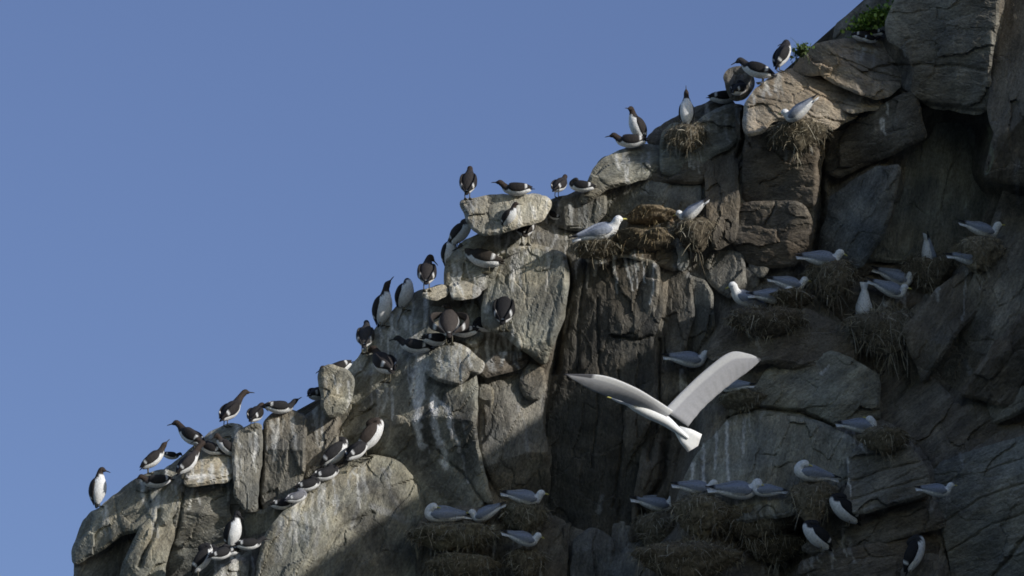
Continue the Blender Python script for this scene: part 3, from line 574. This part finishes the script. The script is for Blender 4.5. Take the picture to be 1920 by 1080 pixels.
nest(983, 948, 88, 50, 520, 'round straw nest under the gull at the foot of the centre wall', .10, (.13,.115,.08))
nest(985, 1034, 70, 50, 420, 'lowest small straw nest of the centre wall beside a grey column', .10, (.12,.10,.07))
nest(850, 990, 168, 42, 1000, 'long straw nest bank under a gull sleeping and a gull facing left', .15, (.16,.14,.095), .2)
nest(868, 1046, 130, 40, 700, 'lower shaggy straw bank at the bottom left of centre', .22, (.17,.145,.10), .2)
nest(1236, 966, 88, 70, 620, 'straw nest under the gull with yellow bill right of the dark wall', .12, (.14,.12,.085))
nest(1312, 936, 100, 70, 720, 'straw nest under the smaller gull at the foot of the pale dome', .15, (.15,.13,.09))
nest(1410, 950, 160, 60, 1100, 'long straw nest bank under the large grey-backed gull below the pale dome', .15, (.14,.12,.085))
nest(1524, 908, 84, 70, 600, 'tall straw nest under the hunched preening gull', .10, (.16,.135,.095))
nest(1290, 1024, 190, 60, 1100, 'shaggy brown straw bank at the bottom of the lower right nests', .25, (.12,.10,.07))
nest(1450, 1012, 130, 40, 600, 'dark straw bank beside the two black-backed birds in the shade', .2, (.10,.085,.06))
nest(1660, 808, 90, 40, 380, 'straw-covered ledge beside a sleeping gull in the shade at right', .05, (.14,.12,.085), .15)
nest(1395, 742, 90, 26, 300, 'thin straw ledge under the small gull behind the flying gull', .05, (.16,.14,.1), .15)

# ------------------------------------------------------------------ plants
def plant(u, v, ru, rv, n, lab, cols, dw=.35, name='clump_of_scurvy_grass'):
    rng = np.random.default_rng(int(u)); w = surf(u, v+8, 4)+dw; root = bpy.data.objects.new('leafy_plant', None); C.objects.link(root); root.location = P(u, v, w)
    V, F, Cc = [], [], []
    for _ in range(n):
        a = rng.normal(0, .45, 3); p = np.array([a[0]*ru*PX, a[1]*.12, (a[2]*rv + (-a[0]*rv*.0))*PX]); p[2] += a[0]*rv*PX*.75
        s = rng.uniform(.016, .034); X = rng.normal(0, 1, 3); X /= np.linalg.norm(X); Y = np.cross(X, rng.normal(0, 1, 3)); Y /= np.linalg.norm(Y)
        o = len(V); c = np.array(cols[rng.integers(len(cols))])*rng.uniform(.7, 1.3)
        for k in range(6):
            t = k/6*2*math.pi; V.append(p+X*s*math.cos(t)+Y*s*.7*math.sin(t)); Cc.append(c)
        F.append(tuple(range(o, o+6)))
    mesh_obj('leaves', V, F, M_LEAF, root, np.array(Cc), smooth=False)
    Vs, Fs, Cs = strands(70, lambda r: (np.array([r.normal(0, .3)*ru*PX, r.normal(0, .05), -rv*PX*.3]), np.array([0, -.3, 1.0])), .08, .2, .008, lambda r: np.array((.10,.14,.04)), .3, rng)
    mesh_obj('stems', Vs, Fs, M_LEAF, root, Cs, smooth=False); tag(root, lab, 'plant'); return root
G_ = [(.32,.46,.06), (.14,.26,.04), (.32,.42,.09), (.08,.15,.03)]
plant(1640, 34, 44, 20, 900, 'bright green leafy plant in the notch at the top of the cliff', G_)
plant(1612, 58, 18, 10, 260, 'smaller light green leafy tuft at the lower end of the notch', G_)
plant(1502, 96, 16, 11, 150, 'dark green leafy tuft behind the upright preening bird', [(.05,.09,.02), (.07,.11,.03)])

# ------------------------------------------------------------------ birds
def catmull(Pts, m):
    Pts = np.asarray(Pts, float); n = len(Pts); ext = np.vstack([2*Pts[0]-Pts[1], Pts, 2*Pts[-1]-Pts[-2]]); out = []; T = np.linspace(0, n-1-1e-6, m)
    for t in T:
        i = int(t); f = t-i; a, b, c, d = ext[i:i+4]; out.append(.5*((2*b)+(-a+c)*f+(2*a-5*b+4*c-d)*f*f+(-a+3*b-3*c+d)*f**3))
    return np.array(out), T
def sweep(pts, radii, m=26, n=16, up=(0, 0, 1), fat=1.0):
    """closed body swept along pts; radii (lateral, dorsoventral); returns verts, faces, t (control index), angle (0 = back, pi = belly)"""
    full = np.hstack([np.asarray(pts, float), np.asarray(radii, float)]); S, T = catmull(full, m); c = S[:, :3]; r = np.clip(S[:, 3:5]*fat, .0015, None)
    tan = np.gradient(c, axis=0); tan /= np.linalg.norm(tan, axis=1)[:, None]+1e-9; d = np.array(up, float); V, TT, AA = [], [], []
    for k in range(m):
        d = d - tan[k]*(d@tan[k]); d /= np.linalg.norm(d)+1e-9; l = np.cross(d, tan[k]); th = np.linspace(0, 2*math.pi, n, endpoint=False)
        V.append(c[k]+np.cos(th)[:, None]*d*r[k, 1]+np.sin(th)[:, None]*l*r[k, 0]); TT.append(np.full(n, T[k])); AA.append(np.minimum(th, 2*math.pi-th))
    V = np.concatenate(V); I = np.arange(m*n).reshape(m, n); J = np.roll(I, -1, 1)
    F = [tuple(q) for q in np.stack([I[:-1].ravel(), J[:-1].ravel(), J[1:].ravel(), I[1:].ravel()], 1)]+[tuple(I[0][::-1]), tuple(I[-1])]
    return V, F, np.concatenate(TT), np.concatenate(AA)
def dirv(yaw, pitch): y, p = R(yaw), R(pitch); return np.array([math.cos(p)*math.cos(y), math.cos(p)*math.sin(y), math.sin(p)])
BLACKB=(.035,.034,.036); BROWNB=(.044,.039,.038); HEADB=(.052,.038,.031); WHITE=(.87,.87,.86); GREYM=(.30,.33,.40); TIP=(.03,.03,.035); YEL=(.62,.56,.16)
G_GROUP, K_GROUP = 'guillemots resting on the ledges', 'gulls at their nests'

def bird(kind, u, v, yaw, pitch, lab, hy=0, hp=0, neck=1.0, dw=.06, s=1.0, dark=None, legs=True, tuck=False, roll=0, drop=0.0, spread=0, at=None):
    """u, v: where it rests; yaw 0 = facing right in the photo, 90 = facing away; hy, hp: the head's turn and lift"""
    gull = kind == 'K'; root = bpy.data.objects.new('kittiwake' if gull else 'guillemot', None); C.objects.link(root)
    w = (surf(u, v+5, 1)+dw) if at is None else at
    root.location = P(u, v, w); roll = roll or (42 if gull else 14 if legs else 24)*math.cos(R(yaw)); root.rotation_euler = (R(roll), 0, R(yaw)); root.scale = (s, s, s)
    d = dirv(0, pitch); up = n_(np.array([-d[2], 0, d[0]])) if pitch < 88 else np.array([-1., 0, 0]); y = np.array([0, 1., 0])
    rng = np.random.default_rng(int(u*7+v)); hd = dirv(hy, hp)
    if gull:
        hgt = (.055+.05*abs(math.sin(R(pitch)))) if not legs else .115; c = np.array([0, 0, hgt+.055*max(0, math.sin(R(pitch)))-drop])
        if tuck:
            n1 = c+d*.135+up*.035; H = c+d*.10+up*.088+y*.01; hd = n_(-d*.8+up*.1+y*.5)
            pts = [c-d*.20, c-d*.13, c-d*.03, c+d*.06, c+d*.125+up*.01, n1+up*.02, H, H+hd*.03, H+hd*.045]
        else:
            n1 = c+d*.15+np.array([0, 0, .035*neck])+up*.01; H = n1+np.array([.012, 0, .045*neck])+hd*.012
            pts = [c-d*.20, c-d*.13, c-d*.03, c+d*.055, c+d*.115+up*.008, n1, H, H+hd*.03, H+hd*.047]
        rad = [(.028,.018), (.050,.042), (.068,.060), (.070,.064), (.056,.052), (.038,.037), (.037,.037), (.024,.024), (.008,.008)]
        V, F, T, A = sweep(pts, [(a*f, b*f) for (a, b), f in zip(rad, (1, 1.1, 1.2, 1.22, 1.22, 1.18, 1.1, 1.1, 1))], 30, 16, up)
        col = np.tile(np.array(WHITE), (len(V), 1)); col[(T < 4.35) & (T > .9) & (A < 1.25)] = GREYM
        body = mesh_obj('body', V, F, M_BIRD, root, col)
        # tail fan
        b0 = c-d*.16; V = []; 
        for k, (x, hw, th) in enumerate([(0, .022, .012), (.05, .034, .007), (.12, .05, .003)]):
            for sy in (-1, -.5, 0, .5, 1): V.append(b0-d*x+y*hw*sy+up*(th-.006*abs(sy)))
            for sy in (1, .5, 0, -.5, -1): V.append(b0-d*x+y*hw*sy-up*(th+.006*abs(sy)))
        F = [tuple(range(10))[::-1], tuple(range(20, 30))]+[(k*10+i, k*10+(i+1) % 10, (k+1)*10+(i+1) % 10, (k+1)*10+i) for k in (0, 1) for i in range(10)]
        mesh_obj('tail', V, F, M_BIRD, root, np.tile(np.array(WHITE)*.95, (30, 1)))
        for sg in (1, -1):
            wp = [c+d*.12+y*sg*.058+up*.026, c+d*.07+y*sg*.078+up*.028, c-d*.02+y*sg*.076+up*.03, c-d*.12+y*sg*.045+up*.03, c-d*.22+y*sg*.02+up*.034, c-d*.30-y*sg*.008+up*.036]
            V, F, T, A = sweep(wp, [(.008,.018), (.015,.040), (.016,.046), (.011,.032), (.007,.014), (.003,.004)], 18, 10, up)
            cw = np.tile(np.array(GREYM), (len(V), 1)); cw[(A > 2.2) & (T > 1.2) & (T < 3.8)] = WHITE; cw[T > 4.05] = TIP
            mesh_obj('wing', V, F, M_BIRD, root, cw)
        bl, bw, bcol = .042, .0085, YEL
    else:
        back = np.array(dark if dark else BROWNB)*rng.uniform(.7, 1.35); hcol = np.array(HEADB) if not dark else np.array(dark)*1.1
        hgt = (.045 if not legs else .06)+.115*max(0, math.sin(R(pitch))); c = np.array([0, 0, hgt+.02-drop])
        sh = c+d*.135; 
        if tuck:
            N = sh+up*.03+d*.02; H = c+d*.105+up*.075+y*.02*(1 if hy >= 0 else -1); hd = n_(-d*.9-up*.25+y*(.5 if hy >= 0 else -.5))
        else:
            nd = n_(d*.5+np.array([0, 0, .9])+hd*.15*neck); N = sh+nd*.045*neck+d*.015; H = N+nd*.035*neck+hd*.018
        pts = [c-d*.155, c-d*.11, c-d*.02, c+d*.075, sh, N, H, H+hd*.03, H+hd*.052]
        rad = [(.016,.014), (.044,.038), (.069,.062), (.064,.062), (.044,.044), (.028,.029), (.027,.030), (.018,.019), (.0075,.009)]
        V, F, T, A = sweep(pts, [(a*f, b*f) for (a, b), f in zip(rad, (1, 1.15, 1.25, 1.25, 1.25, 1.2, 1.12, 1.1, 1))], 32, 18, up)
        col = np.tile(np.array(WHITE), (len(V), 1)); lim = np.where(T < 3.2, 1.35, 1.35+(T-3.2)*.9)
        col[(A < lim) & (T > .3)] = back; col[T > 4.45] = hcol
        body = mesh_obj('body', V, F, M_BIRD, root, col)
        wp0 = [(.125, .050, .012, .010, .020), (.07, .074, .018, .015, .046), (-.02, .080, .026, .015, .052), (-.09, .06, .034, .012, .036), (-.14, .032, .034, .008, .018), (-.17, .02, .036, .003, .004)]
        for sg in (1, -1):
            k_ = 1+spread*.9; wp = [c+d*a+y*sg*(b*(1 if a > .1 else k_))+up*e for a, b, e, _, _ in wp0]
            V, F, T, A = sweep(wp, [(q, z) for *_, q, z in wp0], 16, 10, up)
            cw = np.tile(back*.8, (len(V), 1)); cw[(T > 2.72) & (T < 3.0) & (A > .5) & (A < 2.2)] = WHITE
            mesh_obj('wing', V, F, M_BIRD, root, cw)
        V = []; b0 = c-d*.13
        for x, hw, th in ((0, .026, .012), (.035, .024, .007), (.07, .012, .002)):
            for sy in (-1, 0, 1): V.append(b0-d*x+y*hw*sy+up*(.012+th))
            for sy in (1, 0, -1): V.append(b0-d*x+y*hw*sy+up*(.012-th))
        F = [tuple(range(6))[::-1], tuple(range(12, 18))]+[(k*6+i, k*6+(i+1) % 6, (k+1)*6+(i+1) % 6, (k+1)*6+i) for k in (0, 1) for i in range(6)]
        mesh_obj('tail', V, F, M_BIRD, root, np.tile(back*.7, (18, 1)))
        bl, bw, bcol = .056, .0062, (.03,.028,.028)
    # bill, eyes, legs
    tip = pts[-1]; V, F, T, A = sweep([tip-hd*.012, tip+hd*bl*.35, tip+hd*bl*.75-np.array([0, 0, .001]), tip+hd*bl-np.array([0, 0, .005])], [(bw, bw*1.15), (bw*.75, bw), (bw*.5, bw*.75), (.001, .001)], 10, 8, (0, 0, 1) if abs(hd[2]) < .9 else (1, 0, 0))
    mesh_obj('bill', V, F, M_BILL, root, np.tile(np.array(bcol), (len(V), 1)))
    sl = n_(np.cross(hd, (0, 0, 1) if abs(hd[2]) < .95 else (1, 0, 0)))
    for sg in (1, -1):
        e = pts[-2]-hd*.012+sl*sg*(.0255 if gull else .0195)+np.array([0, 0, .006]); V, F, T, A = sweep([e-sl*.005, e-sl*.003, e, e+sl*.003, e+sl*.005], [(.001,.001), (.0042,.0042), (.0052,.0052), (.0042,.0042), (.001,.001)], 6, 8, (0, 0, 1))
        mesh_obj('eye', V, F, M_BILL, root, np.tile(np.array((.01,.01,.01)), (len(V), 1)))
    if legs:
        lc = (.06,.055,.05) if gull else (.10,.09,.06); h0 = c[2]-.03
        for sg in (1, -1):
            x0 = c[0]-(.0 if gull else .035); yy = sg*.026
            V1, F1, _, _ = sweep([(x0, yy, h0), (x0-.006, yy, h0*.5), (x0, yy, .008), (x0+.012, yy, .003)], [(.009,.009), (.006,.006), (.0055,.0055), (.004,.004)], 8, 8, (1, 0, 0))
            V2 = np.array([(x0-.01, yy, .008), (x0+.06, yy-.024, .002), (x0+.066, yy, .002), (x0+.06, yy+.024, .002), (x0-.01, yy, .0), (x0+.06, yy-.024, -.002), (x0+.066, yy, -.002), (x0+.06, yy+.024, -.002)]); o = len(V1)
            F2 = [(0, 1, 2, 3), (7, 6, 5, 4), (0, 4, 5, 1), (1, 5, 6, 2), (2, 6, 7, 3), (3, 7, 4, 0)]
            mesh_obj('leg', np.vstack([V1, V2]), F1+[tuple(i+o for i in f) for f in F2], M_BILL, root, np.tile(np.array(lc), (o+8, 1)))
    tag(root, lab, 'bird', K_GROUP if gull else G_GROUP); return root

BK = (.03,.029,.031)
G = lambda *a, **k: bird('G', *a, **k)
K = lambda *a, **k: bird('K', *a, **k)
# skyline, lower left
G(188, 950, -50, 72, 'white-fronted brown-headed guillemot standing alone at the far lower left end of the cliff', hy=35, hp=-28, s=1.12, dw=.0)
G(283, 888, 15, 48, 'guillemot pointing its bill steeply up to the right, second bird from the lower left end', hy=5, hp=52, s=1.0)
G(362, 846, 150, 42, 'brown-headed guillemot looking left over the sky with white flank behind its neck', hy=25, hp=-8, s=1.12, neck=1.3)
G(318, 858, 25, 5, 'dark tail end of a guillemot crouched low left of the one looking left', s=.6, legs=False, dw=-.05, drop=.03, hp=-30, dark=BK)
G(427, 800, 50, 55, 'tall guillemot with neck stretched and long bill pointing right on the tan boulder', hy=-45, hp=6, neck=1.9, s=1.12)
G(476, 802, 70, 50, 'guillemot with head bowed on its breast on top of the split block', hy=-60, hp=-40, s=1.0)
G(519, 776, 20, 8, 'black guillemot crouching flat with bill raised to the right and tail cocked', hy=0, hp=38, dark=BK, legs=False)
G(590, 757, 60, 32, 'dark-backed guillemot with brown nape sitting in the dip left of the grey boulder', hy=30, hp=5, dw=.02, legs=False)
G(348, 898, 25, 58, 'guillemot stretching its neck and bill to the right in front of the pale rock', hy=0, hp=0, neck=1.9, s=1.05)
G(296, 912, 195, -8, 'guillemot bending down showing white belly and dark wings below the skyline', hp=-30, s=1.0, legs=False)
G(398, 858, 165, 30, 'brown guillemot in the notch under the tall bird with stretched neck', hy=0, hp=-20, s=.9, dw=-.05, legs=False)
G(424, 858, 200, 35, 'hunched brown guillemot with pale belly squeezed beside the split block', hp=-45, s=.9, dw=.0, legs=False)
G(636, 700, 190, -25, 'guillemot showing only white belly and one black wing behind the rounded boulder', hp=-40, s=1.0, dw=-.10, legs=False, at=.25)
G(684, 662, 85, 62, 'dark-backed guillemot seen from behind on the sky edge above the rounded boulder', hy=20, hp=0, s=1.18, dark=(.05,.047,.047))
G(722, 612, -55, 62, 'brilliant white-breasted guillemot lifting its brown bill to the right', hy=30, hp=40, s=1.25, dw=.02)
G(762, 582, -60, 50, 'white-breasted guillemot with hidden head leaning on the slope', tuck=True, s=1.15, dw=.02)
G(800, 545, 88, 60, 'brown guillemot seen from behind curling its head down to the right', hy=-75, hp=-45, s=1.25, neck=1.4)
G(724, 716, 118, 48, 'brown guillemot with bill pointing lower left and bright white flank on the ridge face', hy=45, hp=-18, s=1.4, dw=.22, neck=1.2)
G(782, 666, 170, 16, 'black guillemot with white throat facing left at the lower end of the muddy ledge', hy=-10, hp=-10, dark=BK, legs=False, s=1.1)
G(812, 650, 30, 12, 'black-backed guillemot lying along the ledge left of the preening bird', hp=-20, dark=BK, legs=False, s=1.0)
G(842, 645, 92, 62, 'guillemot preening with drooped open wings on the knob top', hy=150, hp=-20, s=1.45, dw=.12, dark=(.055,.047,.043), spread=1.0, neck=.8)
G(874, 634, 160, 12, 'black guillemot lying low just right of the preening bird', hp=-30, dark=BK, legs=False, tuck=True)
G(944, 620, 84, 64, 'black-backed guillemot standing with bowed head where the ledge meets the pale face', hy=60, hp=-30, s=1.45, dw=.12, dark=BK)
G(916, 622, 165, 6, 'black guillemot lying on the ledge left of the black-backed standing one', hp=-25, dark=BK, legs=False, tuck=True)
G(912, 512, 160, 26, 'guillemot with dark head facing left and one bright white patch on its rump', hy=12, hp=-20, s=1.35, neck=1.3, dark=(.075,.062,.052))
G(866, 462, -35, 38, 'guillemot leaning outward on the sky edge below the cream slab', tuck=True, s=1.08, dw=.0)
G(846, 500, -60, 60, 'guillemot half hidden on the sky edge with pale breast and dark side', s=1.0, dw=-.04, tuck=True)
# cream slab
G(877, 373, 82, 68, 'guillemot standing upright with its back turned at the left tip of the cream slab', hy=10, hp=8, s=1.12, dw=.05)
G(972, 366, 178, 4, 'brown guillemot lying flat facing left with long bill on the cream slab', hp=2, s=1.0, legs=False, neck=1.1)
G(1046, 370, 60, 50, 'brown guillemot sitting at the right end of the cream slab against the sky', hy=20, hp=0, s=.92)
G(1094, 362, 170, 12, 'black back of a guillemot lying low beside the step up from the cream slab', tuck=True, dark=BK, legs=False, s=.9)
G(984, 458, 92, 60, 'big brown-backed guillemot with spotted white rear perched on the sunlit rock point', hy=10, hp=-60, s=1.45, dw=.2, dark=(.075,.064,.057), neck=.6)
G(958, 424, -40, 40, 'guillemot with white breast and dark head tucked right under the cream slab', hy=20, hp=-20, s=.8, dw=.02, legs=False)
G(988, 424, 70, 50, 'round dark head of a guillemot just above the big brown-backed one', s=.7, legs=False, dw=.05, dark=BK)
G(1012, 416, 420, 35, 'grey-brown guillemot crouched right of the dark round head under the slab', s=.8, legs=False, dw=.0)
G(1047, 420, 130, 40, 'small brown guillemot with white breast spot under the right end of the slab', s=.75, legs=False, dw=.0)
# upper skyline
G(1192, 268, -150, 60, 'guillemot with white breast to the left and dark folded wing on the upper sky edge', hy=20, hp=-10, s=1.05)
G(1186, 276, 178, 3, 'dark guillemot lying flat with tail pointing left below the white-breasted one', hy=0, hp=-10, s=1.05, legs=False, dw=.05)
G(1288, 238, -88, 78, 'white-bellied bird on a hanging nest with bill pointing straight up', hy=-10, hp=82, s=1.0, dw=.05)
G(1352, 196, 15, 12, 'pale brown guillemot lying under the upright brown slab', tuck=True, s=1.0, legs=False)
G(1381, 186, 60, 40, 'black guillemot with rounded back at the foot of the upright brown slab', tuck=True, s=.9, dark=BK, legs=False)
G(1424, 156, 165, 28, 'black guillemot leaning left with white wing spots between slab and upright bird', hy=10, hp=-22, s=1.15, dark=(.04,.038,.04))
G(1464, 134, 30, 72, 'upright preening guillemot with black back and bright white right side, highest on the skyline', hy=150, hp=-30, s=1.05, dark=(.04,.038,.042), neck=.5)
G(1612, 78, 30, 10, 'small pale-backed guillemot under the green plant', s=.75, legs=False, tuck=True)
G(1643, 72, 150, 20, 'small guillemot right of the pale-backed one under the green plant', s=.7, legs=False)
G(1628, 80, 20, 4, 'small black guillemot lying between two others under the green plant', s=.6, legs=False, dark=BK)
# lower left gully
G(625, 885, 8, 52, 'guillemot with black back and white front leaning right, left of the close pair', tuck=True, s=1.28, dark=BK, dw=.25)
G(664, 874, 40, 50, 'black guillemot with dark head behind the white-fronted preening one', hy=40, hp=0, s=1.1, dark=BK, dw=.12)
G(694, 856, 0, 58, 'guillemot with bright white rounded front preening above the straw-covered buttress', hy=100, hp=-20, s=1.35, dark=(.07,.056,.048), tuck=True)
G(606, 908, 30, 30, 'dark guillemot with white wing spots low in the gully behind the leaning one', s=1.0, dark=BK, legs=False, dw=.0, tuck=True)
G(574, 926, 20, 25, 'dark guillemot fourth down the row in the gully beside the split block', s=.9, dark=BK, legs=False, tuck=True)
G(552, 948, 30, 30, 'greyish white guillemot at the bottom of the row beside the split block', s=.8, legs=False, dark=(.2,.2,.22), dw=.05, tuck=True)
G(526, 958, 20, 15, 'black guillemot lying at the lower end of the row under the split block', s=.85, dark=BK, legs=False, tuck=True)
G(441, 1030, -48, 64, 'guillemot with rounded pale breast in the dark cleft below the split block', hy=20, hp=-50, s=1.1, at=.72, dark=BK)
G(462, 1034, 20, 15, 'dark guillemot lying right below the pale-breasted one', s=.9, dark=BK, legs=False, dw=.05, at=.9)
G(428, 1046, 160, 10, 'dark guillemot lying left below the pale-breasted one', s=.9, dark=BK, legs=False, dw=.05, at=.85)
G(410, 1056, 30, 30, 'black and white guillemot huddled between the lowest birds on the left', s=.9, dark=BK, legs=False, at=.95, tuck=True)
G(378, 1082, 5, 62, 'black-backed guillemot with white front cut by the bottom edge at left', s=1.15, dark=BK, tuck=True, at=.85)
# right, in the shade
G(1582, 988, 205, 35, 'black-backed guillemot with white breast on the upper shaded ledge at lower right', hy=0, hp=10, s=1.3, dark=BK, tuck=True, dw=.38)
G(1530, 1036, 208, 35, 'black-backed guillemot with barred white breast on the lower shaded ledge', hy=0, hp=10, s=1.25, dark=BK, tuck=True, dw=.45)
G(1716, 1080, -10, 68, 'black and white guillemot cut by the bottom edge at lower right', s=1.3, dark=BK, tuck=True, dw=.08)
# gulls
K(1124, 461, 4, 18, 'large sunlit white gull with yellow bill standing on a flat ledge nest', hp=6, s=1.26, dw=.05)
K(1298, 410, 168, -30, 'gull tilted head down with pale tail up, right of the sunlit moss mounds', hp=-20, s=.95, legs=False)
K(1500, 222, 166, -30, 'gull tilted with grey tail up on the bulky nest below the sunlit slabs', hp=-10, s=1.05, legs=False, at=1.5)
K(1542, 496, 6, -2, 'grey-backed gull facing right on the domed nest, topmost of the dark gully', hp=-20, s=1.15, legs=False)
K(1480, 542, 8, -8, 'rear one of two gulls side by side, with raised pale wing tip', hp=-12, s=1.0, legs=False, dw=.0)
K(1448, 566, 8, 2, 'front one of two gulls side by side left of the domed nest', hp=-10, s=1.1, legs=False)
K(1400, 580, 182, 25, 'gull showing only its bright white head bent to the left over a shaggy nest', hp=-28, s=1.15, legs=False, neck=1.2)
K(1735, 494, 30, -62, 'gull hidden in a round nest with only its pale tail pointing up', s=1.0, legs=False)
K(1840, 442, 10, -12, 'gull with white head against the right wall, upper of two', hp=5, s=1.05, legs=False, neck=1.2)
K(1818, 494, 5, -4, 'gull with white tail end at the right wall, lower of two', hp=-20, s=1.0, legs=False, dw=.12)
K(1672, 556, -15, -28, 'front gull of a pair with raised tails above the widest nest', hp=-20, s=1.05, legs=False)
K(1684, 534, -20, -28, 'rear gull of a pair with raised tails above the widest nest', hp=-20, s=1.1, legs=False, dw=.0)
K(1618, 592, 80, -58, 'gull with straight upright pale tail at the left end of the widest nest', s=1.1, legs=False)
K(1290, 694, 6, -3, 'gull with folded grey wings standing on rock just above the flying gull', hp=-20, s=1.12, dw=.22)
K(1380, 736, 150, 10, 'small grey-backed gull behind the right wing of the flying gull', hp=-10, s=.95, legs=False, dw=.25)
K(1612, 808, 8, 0, 'sleeping gull with white crown on a ledge at right in the shade', s=1.05, legs=False, tuck=True)
K(1520, 902, 190, 10, 'hunched preening gull with white front on the tall nest', hp=-60, s=1.2, legs=False, tuck=True)
K(1382, 932, 8, 2, 'large grey-backed gull facing right in the middle of the lower right nests', hp=-15, s=1.3, legs=False)
K(1306, 926, 8, -4, 'smaller gull facing right, left neighbour of the large grey-backed gull', hp=-15, s=1.1, legs=False)
K(1438, 930, 170, 8, 'gull showing only a grey back right of the large grey-backed gull', s=.9, legs=False, tuck=True)
K(1230, 956, 6, -8, 'gull with clear white head and yellow bill, leftmost of the lower right nests', hp=2, s=1.15, legs=False, neck=1.3)
K(984, 944, 6, -8, 'gull with yellow bill on the round nest at the foot of the centre wall', hp=-6, s=1.08, legs=False)
K(832, 978, 178, 4, 'gull sleeping with rounded white head end to the left on the long nest', s=1.25, legs=False, tuck=True)
K(912, 974, 172, -22, 'gull facing left with raised striped tail on the long nest', hp=-5, s=.98, legs=False)
K(980, 1020, 12, -10, 'lowest gull of the centre with white crown beside a small nest', hp=-20, s=1.0, legs=False, dw=.3)
K(1756, 928, 6, -2, 'white tail of a gull poking out left of the big lower right slab', hp=0, s=.9, legs=False, at=2.62)

# the gull in flight
def flying():
    w0 = 34.0; o0 = P(1245, 785, 0); root = bpy.data.objects.new('flying_kittiwake', None); C.objects.link(root); root.location = P(1245, 785, w0); root.scale = [(DIST-w0)/DIST]*3
    q = lambda u, v, w=0: P(u, v, w)-o0
    pts = [q(1290, 822, -.05), q(1272, 808, -.03), q(1245, 787, 0), q(1215, 772, .05), q(1192, 762, .08), q(1178, 755, .10), q(1164, 750, .12), q(1152, 747, .13), q(1146, 746, .135)]
    rad = [(.02,.015), (.05,.04), (.075,.07), (.082,.078), (.062,.06), (.042,.042), (.04,.042), (.026,.026), (.008,.008)]
    up = n_(UP*.75+FW*.35+RT*.35); V, F, T, A = sweep(pts, rad, 30, 18, up); col = np.tile(np.array(WHITE)*.98, (len(V), 1)); col[(A < .7) & (T < 4) & (T > 1)] = GREYM
    mesh_obj('body', V, F, M_FLY, root, col)
    t_ = pts[-1]; h = n_(pts[-1]-pts[-3]); V, F, T, A = sweep([t_-h*.02, t_+h*.02, t_+h*.045, t_+h*.055-UP*.008], [(.011,.013), (.008,.010), (.005,.007), (.001,.001)], 8, 8, UP); mesh_obj('bill', V, F, M_BILL, root, np.tile(np.array(YEL), (len(V), 1)))
    sl = n_(np.cross(h, UP))
    for sg in (1, -1):
        e = pts[-3]+sl*sg*.038+UP*.01; V, F, T, A = sweep([e-sl*.005, e, e+sl*.005], [(.001,.001), (.006,.006), (.001,.001)], 6, 8, UP); mesh_obj('eye', V, F, M_BILL, root, np.tile(np.array((.01,.01,.01)), (len(V), 1)))
    def wing(lead, trail, tipstart, lit_tint):  # tint carries painted light: left wing lit, right wing shaded
        L, TL = catmull(np.array(lead), 40); Tr, _ = catmull(np.array(trail), 40); V, Cc = [], []; m = 14
        for k in range(40):
            c = Tr[k]-L[k]; ch = np.linalg.norm(c); s_ = k/39; nrm = n_(np.cross(c, (L[min(k+1, 39)]-L[max(k-1, 0)]))); nrm = nrm if nrm@FW < 0 else -nrm
            for side in (1, -1):
                xs = np.linspace(0, 1, m) if side == 1 else np.linspace(1, 0, m)
                for x in xs:
                    th = .07*(1-.7*s_)*ch*(math.sqrt(x)*(1-x)*1.6)+.0015; cam_ = .06*ch*math.sin(math.pi*x); jag = .012*ch*math.sin(s_*62)*(x > .9)*(s_ > .05)
                    V.append(L[k]+c*(x+jag/max(ch, 1e-3)*.6)+nrm*(th*side+cam_)); g = np.array((.46,.46,.48)) if x > .3 else np.array((.66,.66,.66))
                    if abs((s_*26+x*.4) % 1-.5) > .38 and x > .35: g = g*.90
                    if s_ > tipstart and (x < .25 or s_ > .955): g = np.array((.10,.10,.11))
                    Cc.append(g*lit_tint)
        n = 2*m; I = np.arange(40*n).reshape(40, n); J = np.roll(I, -1, 1)
        F = [tuple(z) for z in np.stack([I[:-1].ravel(), J[:-1].ravel(), J[1:].ravel(), I[1:].ravel()], 1)]+[tuple(I[0][::-1]), tuple(I[-1])]
        mesh_obj('wing', V, F, M_FLY, root, np.array(Cc))
    wing([q(1262, 770, .06), q(1228, 748, .2), q(1186, 724, .35), q(1130, 704, .5), q(1056, 701, .6)], [q(1232, 792, .0), q(1205, 768, .1), q(1160, 750, .22), q(1110, 732, .40), q(1062, 704, .59)], .8, .95)
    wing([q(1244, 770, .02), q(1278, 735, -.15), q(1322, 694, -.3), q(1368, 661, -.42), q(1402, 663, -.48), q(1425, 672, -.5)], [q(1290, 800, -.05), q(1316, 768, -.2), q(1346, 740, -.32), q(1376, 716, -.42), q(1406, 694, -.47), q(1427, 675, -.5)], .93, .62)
    b0, b1 = q(1270, 805, -.03), q(1309, 836, -.08); dd = b1-b0; ld = n_(np.cross(dd, FW)); V = []
    for x, hw, th in ((0, .05, .012), (.5, .11, .007), (1, .14, .002)):
        for sy in (-1, -.5, 0, .5, 1): V.append(b0+dd*(x-.12*abs(sy)*0-.16*x*abs(sy))+ld*hw*sy-FW*th)
        for sy in (1, .5, 0, -.5, -1): V.append(b0+dd*(x-.16*x*abs(sy))+ld*hw*sy+FW*th)
    F = [tuple(range(10))[::-1], tuple(range(20, 30))]+[(k*10+i, k*10+(i+1) % 10, (k+1)*10+(i+1) % 10, (k+1)*10+i) for k in (0, 1) for i in range(10)]
    mesh_obj('tail', V, F, M_FLY, root, np.tile(np.array(WHITE), (30, 1)))
    tag(root, 'gull flying with both wings spread in front of the dark cliff', 'bird')
flying()
